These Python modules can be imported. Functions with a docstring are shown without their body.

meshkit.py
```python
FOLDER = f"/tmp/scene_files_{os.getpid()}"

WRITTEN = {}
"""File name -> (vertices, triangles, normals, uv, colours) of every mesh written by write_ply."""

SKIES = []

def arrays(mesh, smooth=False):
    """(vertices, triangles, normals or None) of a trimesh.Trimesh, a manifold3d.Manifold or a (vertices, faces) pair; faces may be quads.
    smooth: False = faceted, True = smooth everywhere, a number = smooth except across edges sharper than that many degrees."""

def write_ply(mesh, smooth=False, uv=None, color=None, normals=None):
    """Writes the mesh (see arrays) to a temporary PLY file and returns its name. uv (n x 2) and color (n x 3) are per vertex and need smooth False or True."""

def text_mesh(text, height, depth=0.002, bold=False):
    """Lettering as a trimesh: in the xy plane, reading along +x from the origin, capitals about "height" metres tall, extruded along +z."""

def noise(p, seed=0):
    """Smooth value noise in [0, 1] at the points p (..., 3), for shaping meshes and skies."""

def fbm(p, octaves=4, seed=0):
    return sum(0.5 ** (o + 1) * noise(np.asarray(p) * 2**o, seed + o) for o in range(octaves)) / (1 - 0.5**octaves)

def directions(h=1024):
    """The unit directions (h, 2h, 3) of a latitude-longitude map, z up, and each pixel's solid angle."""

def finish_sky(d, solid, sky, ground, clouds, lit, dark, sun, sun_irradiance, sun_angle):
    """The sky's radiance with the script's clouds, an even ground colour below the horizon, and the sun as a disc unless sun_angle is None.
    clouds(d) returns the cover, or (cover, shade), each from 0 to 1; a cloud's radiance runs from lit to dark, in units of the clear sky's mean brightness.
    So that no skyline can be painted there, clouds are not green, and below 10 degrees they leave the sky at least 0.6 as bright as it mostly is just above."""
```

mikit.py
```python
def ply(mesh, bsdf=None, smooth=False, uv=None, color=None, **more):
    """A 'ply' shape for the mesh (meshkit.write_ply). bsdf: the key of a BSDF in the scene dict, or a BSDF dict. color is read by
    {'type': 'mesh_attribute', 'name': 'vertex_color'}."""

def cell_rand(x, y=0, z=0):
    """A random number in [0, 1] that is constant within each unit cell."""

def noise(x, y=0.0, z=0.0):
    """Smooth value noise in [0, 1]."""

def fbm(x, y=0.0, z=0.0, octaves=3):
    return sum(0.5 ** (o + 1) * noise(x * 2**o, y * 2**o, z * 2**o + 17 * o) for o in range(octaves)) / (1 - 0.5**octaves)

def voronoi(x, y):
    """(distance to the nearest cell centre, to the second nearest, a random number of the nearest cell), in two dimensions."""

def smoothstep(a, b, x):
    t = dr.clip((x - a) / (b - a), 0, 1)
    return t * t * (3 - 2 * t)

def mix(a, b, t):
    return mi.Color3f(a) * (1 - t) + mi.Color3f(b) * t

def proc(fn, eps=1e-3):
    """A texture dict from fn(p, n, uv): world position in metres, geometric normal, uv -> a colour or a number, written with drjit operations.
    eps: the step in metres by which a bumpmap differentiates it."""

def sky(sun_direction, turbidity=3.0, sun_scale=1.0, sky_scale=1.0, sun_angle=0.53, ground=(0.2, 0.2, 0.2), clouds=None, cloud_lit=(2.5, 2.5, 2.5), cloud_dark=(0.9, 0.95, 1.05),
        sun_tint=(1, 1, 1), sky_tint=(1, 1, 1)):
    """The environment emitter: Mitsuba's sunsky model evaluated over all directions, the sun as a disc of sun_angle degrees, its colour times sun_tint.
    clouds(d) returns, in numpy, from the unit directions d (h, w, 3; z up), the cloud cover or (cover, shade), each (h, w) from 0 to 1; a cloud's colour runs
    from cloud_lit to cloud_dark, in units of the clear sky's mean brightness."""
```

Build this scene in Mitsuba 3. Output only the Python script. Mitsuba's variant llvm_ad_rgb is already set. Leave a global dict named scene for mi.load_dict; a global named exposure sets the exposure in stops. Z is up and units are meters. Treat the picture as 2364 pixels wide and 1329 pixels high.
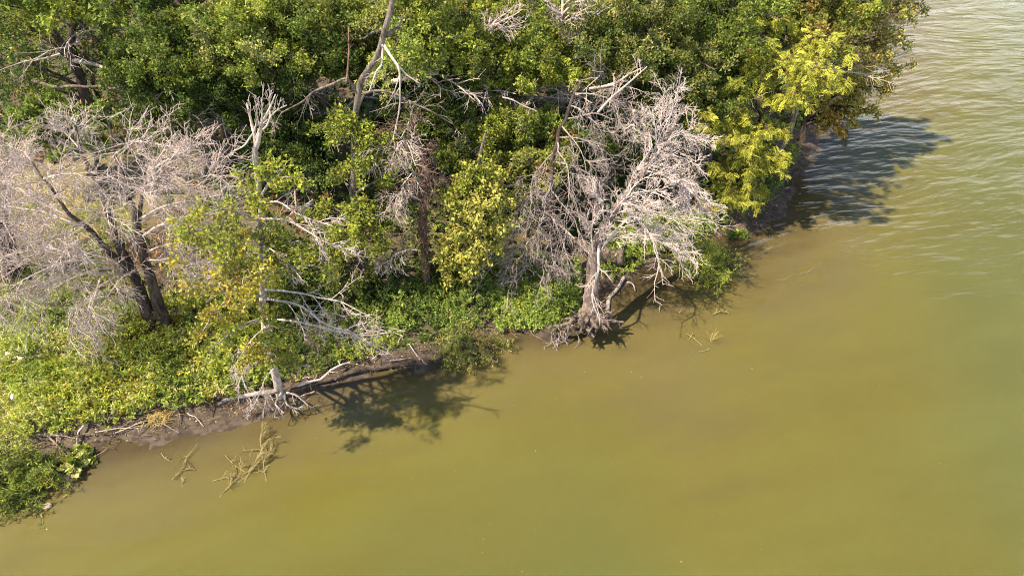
import math
import numpy as np
import mitsuba as mi
import mikit, meshkit
import shapely
from mikit import noise, fbm, smoothstep, mix

T = mi.ScalarTransform4f
scene, labels = {}, {}

# ---------------------------------------------------------------- camera, sky, exposure
CAM_H, PITCH, FOV = 13.0, 42.0, 73.0
FOC = 1182 / math.tan(math.radians(FOV / 2))
CP, SP = math.cos(math.radians(PITCH)), math.sin(math.radians(PITCH))
scene['camera'] = {'type': 'perspective', 'fov': FOV, 'fov_axis': 'x', 'near_clip': 0.1, 'far_clip': 3000.0,
                   'to_world': T().look_at(origin=[0, 0, CAM_H], target=[0, CP, CAM_H - SP], up=[0, 0, 1])}
SUN_AZ, SUN_EL = math.radians(12.0), math.radians(58.0)      # shadows run to the right and slightly away from the camera
SUN = [-math.cos(SUN_AZ) * math.cos(SUN_EL), -math.sin(SUN_AZ) * math.cos(SUN_EL), math.sin(SUN_EL)]


def broken_cloud(d):
    """A few thin clouds, closing to white haze towards the horizon."""
    h = np.maximum(d[..., 2:3], 0.06)
    q_ = np.concatenate([d[..., :2] / (h + 0.25), 0 * h], -1)
    n_ = meshkit.fbm(q_ * [1.5, 1.9, 1] + 3.0, 5, 31)
    puff = 0.35 * np.clip((n_ - 0.58) * 7, 0, 1)
    haze = np.clip((0.50 - d[..., 2]) / 0.22, 0, 1)
    return np.maximum(puff, haze * (0.55 + 0.45 * np.clip((n_ - 0.3) * 3, 0, 1)))


scene['daylight'] = mikit.sky(SUN, turbidity=2.6, sky_scale=0.66, sun_tint=(1.0, 0.97, 0.92), sun_angle=1.1, clouds=broken_cloud, cloud_lit=(5.0, 5.0, 4.95))
exposure = 3.15


ALB = 0.74      # reflectances measured by eye against the picture, brought down to the exposure above


# ---------------------------------------------------------------- surveying: sight lines of the photograph to places on the ground
def ray(px, py):
    u, v = (px - 1182) / FOC, (664.5 - py) / FOC
    return np.array([u, CP + v * SP, -SP + v * CP])


def at(px, py, z=0.0):
    d = ray(px, py)
    return np.array([0, 0, CAM_H]) + d * ((z - CAM_H) / d[2])


def on(px, py, Y):
    d = ray(px, py)
    return np.array([0, 0, CAM_H]) + d * (Y / d[1])


def ss(a, b, x):
    t = np.clip((x - a) / (b - a), 0, 1)
    return t * t * (3 - 2 * t)


def unit(v):
    return v / np.maximum(np.linalg.norm(v, axis=-1, keepdims=True), 1e-9)


# ---------------------------------------------------------------- shoreline and terrain
SHORE_PX = [(0, 1075), (60, 1062), (130, 1050), (200, 1040), (300, 1014), (380, 1004), (450, 985), (520, 958), (590, 938), (660, 925), (740, 893), (830, 862), (930, 848),
            (1000, 832), (1060, 812), (1130, 780), (1210, 768), (1290, 764), (1335, 742), (1370, 700), (1400, 660), (1470, 622), (1540, 590), (1600, 566), (1680, 545), (1750, 512),
            (1800, 440), (1830, 395), (1860, 345), (1900, 285), (1960, 225), (2010, 180), (2040, 120), (2060, 60), (2075, 0)]
shore = [(-900, -60), (-60, 4), (-30, 7.4), (-15, 8.5)] + [tuple(at(*p)[:2]) for p in SHORE_PX] + [(24, 48), (30, 70), (120, 200), (300, 900)]
SHORE = np.array(shore)
LAND = shapely.Polygon(shore + [(-900, 900)])


def shore_distance(x, y):
    """Metres to the shoreline, positive on land."""
    p = np.stack([np.ravel(x), np.ravel(y)], 1).astype(float)
    best = np.full(len(p), 1e9)
    for a, b in zip(SHORE[:-1], SHORE[1:]):
        t = np.clip(((p - a) @ (b - a)) / ((b - a) @ (b - a)), 0, 1)
        best = np.minimum(best, np.linalg.norm(p - a - t[:, None] * (b - a), axis=1))
    sign = np.where(shapely.contains_xy(LAND, p[:, 0], p[:, 1]), 1.0, -1.0)
    return (best * sign).reshape(np.shape(x))


def ground_z(x, y):
    x, y = np.asarray(x, float), np.asarray(y, float)
    d = shore_distance(x, y)
    q = np.stack([x, y, 0 * x], -1)
    n1, n2, n3 = meshkit.fbm(q * 0.5, 3, 3) - 0.5, meshkit.fbm(q * 2.2, 3, 7) - 0.5, meshkit.noise(q * 0.16, 5) - 0.5
    land = 0.30 * ss(-0.1, 1.1, d) + 0.55 * ss(0.6, 8, d) + 0.5 * ss(6, 40, d) + n3 * 0.5 * ss(2, 9, d)
    bed = -1.6 * ss(0.2, 7, -d) - 0.05 * ss(0, 0.6, -d)
    near = np.exp(-np.abs(d) / 1.5)
    return np.where(d > 0, land, bed) + n1 * (0.10 + 0.10 * near) + n2 * (0.09 + 0.05 * near)


def gat(px, py):
    p = at(px, py)
    for _ in range(4):
        p = at(px, py, float(ground_z(p[:1], p[1:2])[0]))
    return p


def grid(xs, ys):
    X, Y = np.meshgrid(xs, ys, indexing='ij')
    i = np.arange(X.size).reshape(X.shape)
    f = np.stack([i[:-1, :-1], i[1:, :-1], i[1:, 1:], i[:-1, 1:]], -1).reshape(-1, 4)
    return X, Y, np.vstack([f[:, [0, 1, 2]], f[:, [0, 2, 3]]])


def lines(lo, hi, step, far):
    out = np.geomspace(step, far, 26)
    return np.concatenate([lo - out[::-1], np.arange(lo, hi, step), hi + out])


def rgb(*c):
    return {'type': 'rgb', 'value': list(c)}


# ---------------------------------------------------------------- materials
def matte(name, fn, rough=0.8, spec=0.25):
    scene[name] = {'type': 'twosided', 'bsdf': {'type': 'principled', 'base_color': mikit.proc(fn) if callable(fn) else rgb(*fn), 'roughness': rough, 'specular': spec}}


def ground_colour(p, n, uv):
    fine0 = fbm(p.x * 3, p.y * 3, 8.0)
    wet = 1 - smoothstep(0.06, 0.34, p.z + (fine0 - 0.5) * 0.25)
    big = smoothstep(0.35, 0.65, fbm(p.x * 0.45, p.y * 0.45, 3))
    fine = fbm(p.x * 9, p.y * 9, p.z * 9, octaves=4)
    speck = noise(p.x * 38, p.y * 38, 4)
    litter = mix(mi.Color3f(0.045, 0.034, 0.024), mi.Color3f(0.115, 0.083, 0.058), smoothstep(0.3, 0.75, fine))
    litter = mix(litter, mi.Color3f(0.19, 0.145, 0.10), smoothstep(0.72, 0.9, speck) * 0.7)
    straw = mix(mi.Color3f(0.11, 0.10, 0.042), mi.Color3f(0.22, 0.19, 0.09), fine)
    open_ = smoothstep(2.3, 1.0, dr_len((p.x + 13.2) * 0.7, p.y - 18.2) + (big - 0.5) * 1.5)
    side = smoothstep(2.2, 0.9, dr_len((p.x + 12.0) * 0.8, (p.y - 10.2) * 0.8) + (big - 0.5) * 0.5)
    c = mix(litter, mi.Color3f(0.10, 0.12, 0.035), big * 0.35)
    c = mix(c, straw, mi.Float(open_))
    c = mix(c, mi.Color3f(0.30, 0.30, 0.17), mi.Float(side) * 0.8)
    mud = mix(mi.Color3f(0.030, 0.023, 0.018), mi.Color3f(0.095, 0.073, 0.055), smoothstep(0.25, 0.75, fine))
    return mix(c, mud, wet) * ALB


def dr_len(a, b):
    import drjit as dr
    return dr.sqrt(a * a + b * b)


matte('mud', ground_colour, 0.75, 0.3)


def wood(dark, light, s=1.0):
    def fn(p, n, uv):
        f = fbm(p.x * 14 * s, p.y * 14 * s, p.z * 3.5 * s, octaves=3)
        g = noise(p.x * 55, p.y * 55, p.z * 12)
        return mix(mi.Color3f(*dark), mi.Color3f(*light), smoothstep(0.25, 0.75, f * 0.7 + g * 0.3)) * ALB
    return fn


matte('bark_grey', wood((0.07, 0.06, 0.052), (0.25, 0.22, 0.19)), 0.9, 0.15)
matte('bark_dark', wood((0.030, 0.024, 0.021), (0.12, 0.095, 0.08)), 0.9, 0.15)
matte('bark_brown', wood((0.09, 0.055, 0.04), (0.24, 0.16, 0.12)), 0.9, 0.15)
matte('bark_pale', wood((0.18, 0.16, 0.145), (0.52, 0.475, 0.44)), 0.85, 0.2)
matte('dead_wood', wood((0.38, 0.32, 0.30), (0.68, 0.59, 0.56)), 0.85, 0.2)
matte('bleached_wood', wood((0.46, 0.395, 0.375), (0.80, 0.71, 0.68)), 0.85, 0.2)
matte('dead_twig_grey', wood((0.20, 0.17, 0.165), (0.44, 0.385, 0.375)), 0.9, 0.15)
matte('bark_weathered', wood((0.08, 0.065, 0.057), (0.27, 0.22, 0.195)), 0.9, 0.15)
matte('vine_red', wood((0.10, 0.065, 0.05), (0.25, 0.175, 0.145)), 0.9, 0.15)
matte('stick_wood', wood((0.12, 0.09, 0.07), (0.34, 0.28, 0.23)), 0.85, 0.2)
matte('reed_straw', wood((0.22, 0.18, 0.08), (0.40, 0.34, 0.17)), 0.7, 0.2)
matte('root_wood', wood((0.03, 0.025, 0.022), (0.24, 0.195, 0.165), 1.3), 0.9, 0.2)
matte('white_plastic', (0.72, 0.74, 0.74), 0.35, 0.5)
matte('blue_cap', (0.05, 0.25, 0.45), 0.4, 0.5)
matte('stone_skin', wood((0.22, 0.19, 0.14), (0.42, 0.38, 0.28)), 0.8, 0.2)
scene['leaf'] = {'type': 'principledthin', 'base_color': {'type': 'mesh_attribute', 'name': 'vertex_color'}, 'roughness': 0.36, 'diff_trans': 0.5, 'eta': 1.5}


def ripple(p, n, uv):
    a = math.radians(13)
    wx, wy = fbm(p.x * 0.16, p.y * 0.16, 1.0) - 0.5, fbm(p.x * 0.16, p.y * 0.16, 9.0) - 0.5
    x, y = p.x + wx * 2.5, p.y + wy * 2.5
    u, v = x * math.cos(a) + y * math.sin(a), -x * math.sin(a) + y * math.cos(a)
    wind = smoothstep(9.0, 20.0, p.y + 0.12 * p.x + (noise(p.x * 0.13, p.y * 0.13, 2.0) - 0.5) * 4)
    swell = fbm(u * 0.45, v * 1.5, 2.0, octaves=2)
    chop = fbm(u * 1.3, v * 5.0, 5.0, octaves=3)
    return swell * (0.040 + 0.036 * wind) + chop * (0.010 + 0.034 * wind)


scene['water_skin'] = {'type': 'bumpmap', 'ripples': mikit.proc(ripple, eps=0.015), 'scale': 1.0,
                       'bsdf': {'type': 'principled', 'eta': 1.33, 'roughness': 0.03, 'base_color': {'type': 'mesh_attribute', 'name': 'vertex_color'}}}

# ---------------------------------------------------------------- setting: ground and lake
XS, YS = lines(-24, 24, 0.27, 800), lines(5, 40, 0.27, 800)
X, Y, F = grid(XS, YS)
Z = ground_z(X, Y)
scene['ground'] = mikit.ply((np.stack([X, Y, Z], -1).reshape(-1, 3), F), 'mud', smooth=True)
labels['ground'] = {'kind': 'structure', 'label': 'muddy brown lake bank rising into the wooded shore', 'category': 'ground'}
XS, YS = lines(-13, 30, 0.30, 800), lines(4, 44, 0.30, 800)
X, Y, F = grid(XS, YS)
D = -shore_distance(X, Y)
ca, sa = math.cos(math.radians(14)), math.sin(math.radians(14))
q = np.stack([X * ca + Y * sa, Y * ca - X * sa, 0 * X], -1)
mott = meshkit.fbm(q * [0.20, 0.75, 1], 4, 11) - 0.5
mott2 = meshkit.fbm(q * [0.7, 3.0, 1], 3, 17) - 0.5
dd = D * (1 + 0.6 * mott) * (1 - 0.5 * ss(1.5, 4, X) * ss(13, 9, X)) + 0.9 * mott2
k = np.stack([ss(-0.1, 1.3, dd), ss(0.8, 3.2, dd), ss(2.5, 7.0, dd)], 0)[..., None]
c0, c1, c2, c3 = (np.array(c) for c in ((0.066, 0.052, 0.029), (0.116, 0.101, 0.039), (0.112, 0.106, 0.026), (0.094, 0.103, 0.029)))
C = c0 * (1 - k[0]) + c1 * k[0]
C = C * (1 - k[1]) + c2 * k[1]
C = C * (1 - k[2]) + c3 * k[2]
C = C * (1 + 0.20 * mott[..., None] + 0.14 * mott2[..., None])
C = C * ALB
scene['lake_water'] = mikit.ply((np.stack([X, Y, 0 * X], -1).reshape(-1, 3), F), 'water_skin', smooth=True, uv=np.stack([X, Y], -1).reshape(-1, 2), color=C.reshape(-1, 3))
labels['lake_water'] = {'kind': 'structure', 'label': 'murky olive green lake water with light ripples', 'category': 'water'}


# ---------------------------------------------------------------- growing tools
def numbered(name):
    key, i = name, 0
    while key in labels or key in scene:
        i += 1
        key = f'{name}_{i:03d}'
    return key


def part(parent, name, mesh, bsdf, color=None, smooth=True, kind=None, label=None):
    key = numbered(parent + '__' + name)
    scene[key] = mikit.ply(mesh, bsdf, smooth=smooth, color=color)
    info = {}
    if kind:
        info['kind'] = kind
    if label:
        info['label'] = label
    if info:
        labels[key] = info
    return key


def thing(name, label, cat, group=None, kind=None):
    key = numbered(name)
    labels[key] = {'label': label, 'category': cat}
    if group:
        labels[key]['group'] = group
    if kind:
        labels[key]['kind'] = kind
    return key


class Mesh:
    def __init__(self):
        self.v, self.f, self.c, self.n = [], [], [], 0

    def add(self, v, f, c=None):
        self.v.append(v); self.f.append(f + self.n); self.n += len(v)
        if c is not None:
            self.c.append(c)
        return self

    def mesh(self):
        return np.vstack(self.v), np.vstack(self.f)

    def col(self):
        return np.vstack(self.c)


def tubes(P, R, sides, seed=0, rough=0.0, cap=False):
    """Round tapering tubes about the centre lines P (m, n, 3) with radii R (m, n)."""
    P, R = np.asarray(P, float), np.asarray(R, float)
    if P.ndim == 2:
        P, R = P[None], R[None]
    m, n, _ = P.shape
    t = unit(np.gradient(P, axis=1))
    mean = unit(P[:, -1] - P[:, 0])
    ref = np.where(np.abs(mean[:, 2:3]) < 0.8, [[0, 0, 1.0]], [[1.0, 0, 0]])[:, None, :]
    u = unit(np.cross(t, ref)); w = np.cross(t, u)
    a = np.arange(sides) * 2 * np.pi / sides
    ring = np.cos(a)[:, None] * u[:, :, None, :] + np.sin(a)[:, None] * w[:, :, None, :]
    rr = np.repeat(R[:, :, None], sides, 2)
    if rough:
        arc = np.cumsum(np.linalg.norm(np.diff(P, axis=1, prepend=P[:, :1]), axis=2), 1)
        q = np.stack([np.cos(a)[None, None] * 2.2 + 0 * rr, np.sin(a)[None, None] * 2.2 + 0 * rr, arc[:, :, None] * 1.6 + 0 * rr], -1)
        rr = rr * (1 + rough * 2 * (meshkit.fbm(q + 7.3 * seed, 3, seed) - 0.5))
    V = (P[:, :, None, :] + ring * rr[..., None]).reshape(-1, 3)
    i = np.arange(m * n * sides).reshape(m, n, sides)
    A, B = i[:, :-1], np.roll(i, -1, 2)[:, :-1]
    Cc, Dd = np.roll(i, -1, 2)[:, 1:], i[:, 1:]
    Fc = np.vstack([np.stack([A, B, Cc], -1).reshape(-1, 3), np.stack([A, Cc, Dd], -1).reshape(-1, 3)])
    if cap:
        ends = np.vstack([P[:, 0], P[:, -1]])
        base = len(V)
        V = np.vstack([V, ends])
        for e, (rg, s) in enumerate(((i[:, 0], 1), (i[:, -1], -1))):
            for j in range(m):
                r0 = rg[j]
                tri = np.stack([np.full(sides, base + e * m + j), np.roll(r0, -1), r0], 1)
                Fc = np.vstack([Fc, tri[:, ::s]])
    return V, Fc


def curve(ctrl, n):
    """A smooth line through the control points, n points at even steps."""
    c = np.asarray(ctrl, float)
    if len(c) == 2:
        return c[0] + np.linspace(0, 1, n)[:, None] * (c[1] - c[0])
    e = np.vstack([2 * c[0] - c[1], c, 2 * c[-1] - c[-2]])
    out = []
    for i in range(1, len(e) - 2):
        t = np.linspace(0, 1, 16, endpoint=False)[:, None]
        p0, p1, p2, p3 = e[i - 1:i + 3]
        out.append(0.5 * (2 * p1 + (p2 - p0) * t + (2 * p0 - 5 * p1 + 4 * p2 - p3) * t ** 2 + (3 * p1 - p0 - 3 * p2 + p3) * t ** 3))
    o = np.vstack(out + [c[-1:]])
    s = np.r_[0, np.cumsum(np.linalg.norm(np.diff(o, axis=0), axis=1))]
    return np.stack([np.interp(np.linspace(0, s[-1], n), s, o[:, j]) for j in range(3)], 1)


def crook(P, rng, amp):
    """Small bends along a limb so that it does not run like a wire."""
    n = len(P)
    k = rng.normal(size=(max(3, n // 3), 3)) * amp
    off = np.stack([np.interp(np.linspace(0, len(k) - 1, n), np.arange(len(k)), k[:, j]) for j in range(3)], 1)
    off *= np.minimum(1, np.linspace(0, 3, n))[:, None]
    return P + off


def sprout(P, R, k, rng, L, t=(0.2, 1.0), spread=50, nseg=3, wander=0.2, lift=0.0, droop=0.0, rf=0.6, rmin=0.003, taper=0.45, blind=0.0):
    """k side shoots on each of the lines P (m, n, 3)."""
    m, n, _ = P.shape
    tt = t[0] + (t[1] - t[0]) * (np.arange(k)[None] + rng.random((m, k))) / k
    x = np.minimum(tt * (n - 1), n - 1.001); i = x.astype(int); f = (x - i)[..., None]
    r = np.arange(m)[:, None]
    pos = P[r, i] * (1 - f) + P[r, i + 1] * f
    rad = (R[r, i] * (1 - f[..., 0]) + R[r, i + 1] * f[..., 0]) * rf
    tan = unit(P[r, i + 1] - P[r, i])
    side = rng.normal(size=tan.shape)
    side = unit(side - (side * tan).sum(-1, keepdims=True) * tan)
    ang = np.radians(spread) * (0.6 + 0.8 * rng.random((m, k)))[..., None]
    d = unit(tan * np.cos(ang) + side * np.sin(ang) + np.array([0, 0, lift]))
    ln = np.broadcast_to(np.reshape(L, (-1, 1)) if np.ndim(L) else L, (m, k)) * (0.55 + 0.8 * rng.random((m, k))) * (1.15 - taper * tt)
    pos, d, ln, rad = pos.reshape(-1, 3), d.reshape(-1, 3), ln.reshape(-1), np.maximum(rad.reshape(-1), rmin)
    return grow(pos, d, ln, rad, rng, nseg, wander, droop, rmin)


def grow(pos, d, ln, rad, rng, nseg=3, wander=0.2, droop=0.0, rmin=0.003):
    pts = [pos]
    for s in range(nseg):
        d = unit(d + rng.normal(size=d.shape) * wander - np.array([0, 0, droop / nseg]))
        pts.append(pts[-1] + d * (ln / nseg)[:, None])
    fall = np.linspace(1, 0.0, nseg + 1)[None]
    return np.stack(pts, 1), np.maximum(rad[:, None] * (0.25 + 0.75 * fall), rmin * (0.55 + 0.45 * fall))


def foliage(mesh, P, per, rng, size, cols, var=0.18, sp=0.05, up=0.7, t0=0.15, narrow=0.58, hang=0.0, simple=False):
    """Leaves along the twigs P (m, n, 3); cols (m, 3) is each twig's leaf colour."""
    m, n, _ = P.shape
    t = t0 + (1 - t0) * rng.random((m, per))
    x = np.minimum(t * (n - 1), n - 1.001); i = x.astype(int); f = (x - i)[..., None]
    r = np.arange(m)[:, None]
    pos = (P[r, i] * (1 - f) + P[r, i + 1] * f + rng.normal(size=(m, per, 3)) * sp).reshape(-1, 3)
    tan = unit(P[r, i + 1] - P[r, i]).reshape(-1, 3)
    N = len(pos)
    ax = unit(tan * 0.5 + rng.normal(size=(N, 3)) * 0.8 - np.array([0, 0, hang]))
    nr = rng.normal(size=(N, 3)) * 0.75 + np.array([0, 0, up])
    nr = unit(nr - (nr * ax).sum(-1, keepdims=True) * ax)
    b = np.cross(ax, nr)
    s = size * (0.6 + 0.75 * rng.random(N))[:, None]
    w = s * narrow / 2
    mid = pos + ax * s * 0.45 + nr * s * 0.07
    if simple:       # small far leaves: one face each
        V = np.stack([pos + b * w, pos + ax * s, mid - b * w * 1.3], 1).reshape(-1, 3)
        c = np.repeat(cols, per, 0) * 1.95 * ALB * np.exp(rng.normal(size=(N, 1)) * var * 1.4) * np.exp(rng.normal(size=(N, 3)) * var * 0.4)
        return mesh.add(V, np.arange(3 * N).reshape(N, 3), np.repeat(np.clip(c, 0.004, 0.75), 3, 0))
    V = np.stack([pos, mid + b * w, pos + ax * s, mid - b * w], 1).reshape(-1, 3)
    o = np.arange(N)[:, None] * 4
    Fc = np.vstack([o + [0, 1, 2], o + [0, 2, 3]])
    c = np.repeat(cols, per, 0) * 1.95 * ALB * np.exp(rng.normal(size=(N, 1)) * var * 1.4) * np.exp(rng.normal(size=(N, 3)) * var * 0.4)
    return mesh.add(V, Fc, np.repeat(np.clip(c, 0.004, 0.75), 4, 0))


def fronds(mesh, P, per, rng, size, cols, var=0.15, pairs=6):
    """Feathery compound leaves: leaflets in pairs along a drooping stalk."""
    m, n, _ = P.shape
    t = 0.1 + 0.9 * rng.random((m, per))
    x = np.minimum(t * (n - 1), n - 1.001); i = x.astype(int); f = (x - i)[..., None]
    r = np.arange(m)[:, None]
    pos = (P[r, i] * (1 - f) + P[r, i + 1] * f).reshape(-1, 3)
    tan = unit(P[r, i + 1] - P[r, i]).reshape(-1, 3)
    N = len(pos)
    ax = unit(tan * 0.7 + rng.normal(size=(N, 3)) * [0.7, 0.7, 0.35])
    nr = rng.normal(size=(N, 3)) * 0.35 + np.array([0, 0, 1.0])
    nr = unit(nr - (nr * ax).sum(-1, keepdims=True) * ax)
    b = np.cross(ax, nr)
    s = size * (0.65 + 0.6 * rng.random(N))[:, None]
    c = np.repeat(cols, per, 0) * 1.6 * ALB * np.exp(rng.normal(size=(N, 1)) * var * 1.6)
    for j in range(pairs):
        u = (j + 0.7) / pairs
        root = pos + ax * s * u - np.array([0, 0, 1]) * s * 0.28 * u * u
        for sg in (-1, 1):
            d = unit(b * sg + ax * 0.45 - np.array([0, 0, 0.2]))
            ll = s * 0.40 * (1 - 0.55 * abs(u - 0.35))
            w = ax * s * 0.07
            V = np.stack([root, root + d * ll * 0.5 + w, root + d * ll, root + d * ll * 0.5 - w], 1).reshape(-1, 3)
            o = np.arange(N)[:, None] * 4
            mesh.add(V, np.vstack([o + [0, 1, 2], o + [0, 2, 3]]), np.repeat(np.clip(c, 0.004, 0.75), 4, 0))


def trunk_mesh(ctrl, r0, r1, rng, sides=11, step=0.10, flare=0.35, rough=0.10, bend=0.02):
    ln = np.linalg.norm(np.diff(np.asarray(ctrl), axis=0), axis=1).sum()
    n = max(8, int(ln / step))
    P = crook(curve(ctrl, n), rng, bend)
    s = np.linspace(0, 1, n)
    R = r0 + (r1 - r0) * s ** 0.8
    R = R * (1 + flare * np.exp(-s * ln / 0.28))
    return P, R, tubes(P, R, sides, int(rng.integers(99)), rough)


# leaf colours (reflectance)
DARK, GREEN, FRESH = np.array([0.026, 0.046, 0.015]), np.array([0.054, 0.080, 0.021]), np.array([0.112, 0.150, 0.033])
OLIVE, LIME, GOLD = np.array([0.090, 0.105, 0.028]), np.array([0.155, 0.185, 0.030]), np.array([0.30, 0.26, 0.040])
AMBER, RUST, PALE = np.array([0.30, 0.18, 0.045]), np.array([0.15, 0.088, 0.042]), np.array([0.20, 0.21, 0.075])


def tint(rng, m, cols, w):
    w = np.asarray(w, float) / np.sum(w)
    return np.asarray(cols)[rng.choice(len(cols), m, p=w)]


def leafy_tree(name, label, base, trunk, r0, clumps, seed, pal, weights, bark='bark_grey', leaf=0.10, dens=1.0, droop=0.25, frond=False, twig_geo=True, top_r=0.03, cat='tree', stems=(),
               up=0.7, hang=0.0, kb=13, kt=9, per=13, limb_bark=None, flare=0.35, squash=1.0, simple=False):
    """A tree of trunk, limbs and crown. trunk: control points; clumps: (centre, radius, colour or None)."""
    rng = np.random.default_rng(seed)
    key = thing(name, label, cat)
    P, R, tm = trunk_mesh(trunk, r0, top_r, rng, flare=flare)
    part(key, 'trunk', tm, bark)
    lead = [(P, R)]
    for ctrl, ra, rb in stems:
        Q, S, sm = trunk_mesh(ctrl, ra, rb, rng, flare=0.15)
        part(key, 'stem', sm, bark)
        lead.append((Q, S))
    crown = Mesh()
    for c, r, col in clumps:
        c = np.asarray(c, float)
        cand = []
        for Q, S in lead:
            hd = np.linalg.norm(Q[:, :2] - c[:2], axis=1)
            cost = np.abs(Q[:, 2] - (c[2] - 0.55 * hd)) + 0.35 * hd + (Q[:, 2] < base[2] + 0.6) * 2
            j = int(np.argmin(cost)); cand.append((cost[j], Q[j], S[j]))
        _, a, ra = min(cand, key=lambda z: z[0])
        dist = np.linalg.norm(c - a)
        mid = a * 0.5 + c * 0.5 + np.array([0, 0, 0.13 * dist]) + rng.normal(size=3) * 0.06 * dist
        n = max(6, int(dist / 0.16))
        lp = crook(curve([a, mid, c], n), rng, 0.025 * min(dist, 2))
        lr = np.linspace(max(0.014, min(ra * 0.6, 0.012 + 0.022 * dist)), 0.010, n)
        limb = Mesh().add(*tubes(lp, lr, 6, 1))
        k1 = max(6, int(kb * dens))
        b1, q1 = sprout(lp[None], lr[None], k1, rng, r * 0.95, (0.35, 1.0), 62, 4, 0.22, 0.25, droop, 0.6, 0.006, 0.1)
        if squash != 1.0:      # flat sprays
            b1[..., 2] = b1[:, :1, 2] + (b1[..., 2] - b1[:, :1, 2]) * squash
        limb.add(*tubes(b1, q1, 3))
        b2, q2 = sprout(b1, q1, kt, rng, r * 0.42, (0.2, 1.0), 55, 2, 0.25, 0.1, droop, 0.6, 0.004, 0.2)
        if twig_geo:
            limb.add(*tubes(b2[::2], q2[::2], 3))
        part(key, 'limb', limb.mesh(), limb_bark or bark)
        base_c = tint(rng, 1, pal, weights) if col is None else np.asarray(col)[None]
        cols = 0.6 * base_c + 0.4 * tint(rng, len(b2), pal, weights)
        if frond:
            fronds(crown, b2, per, rng, leaf, cols)
            fronds(crown, b1, per, rng, leaf, 0.6 * base_c + 0.4 * tint(rng, len(b1), pal, weights))
        else:
            foliage(crown, b2, per, rng, leaf, cols, up=up, hang=hang, simple=simple)
    part(key, 'crown', crown.mesh(), 'leaf', crown.col(), smooth=False, kind='stuff')
    return key


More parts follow.
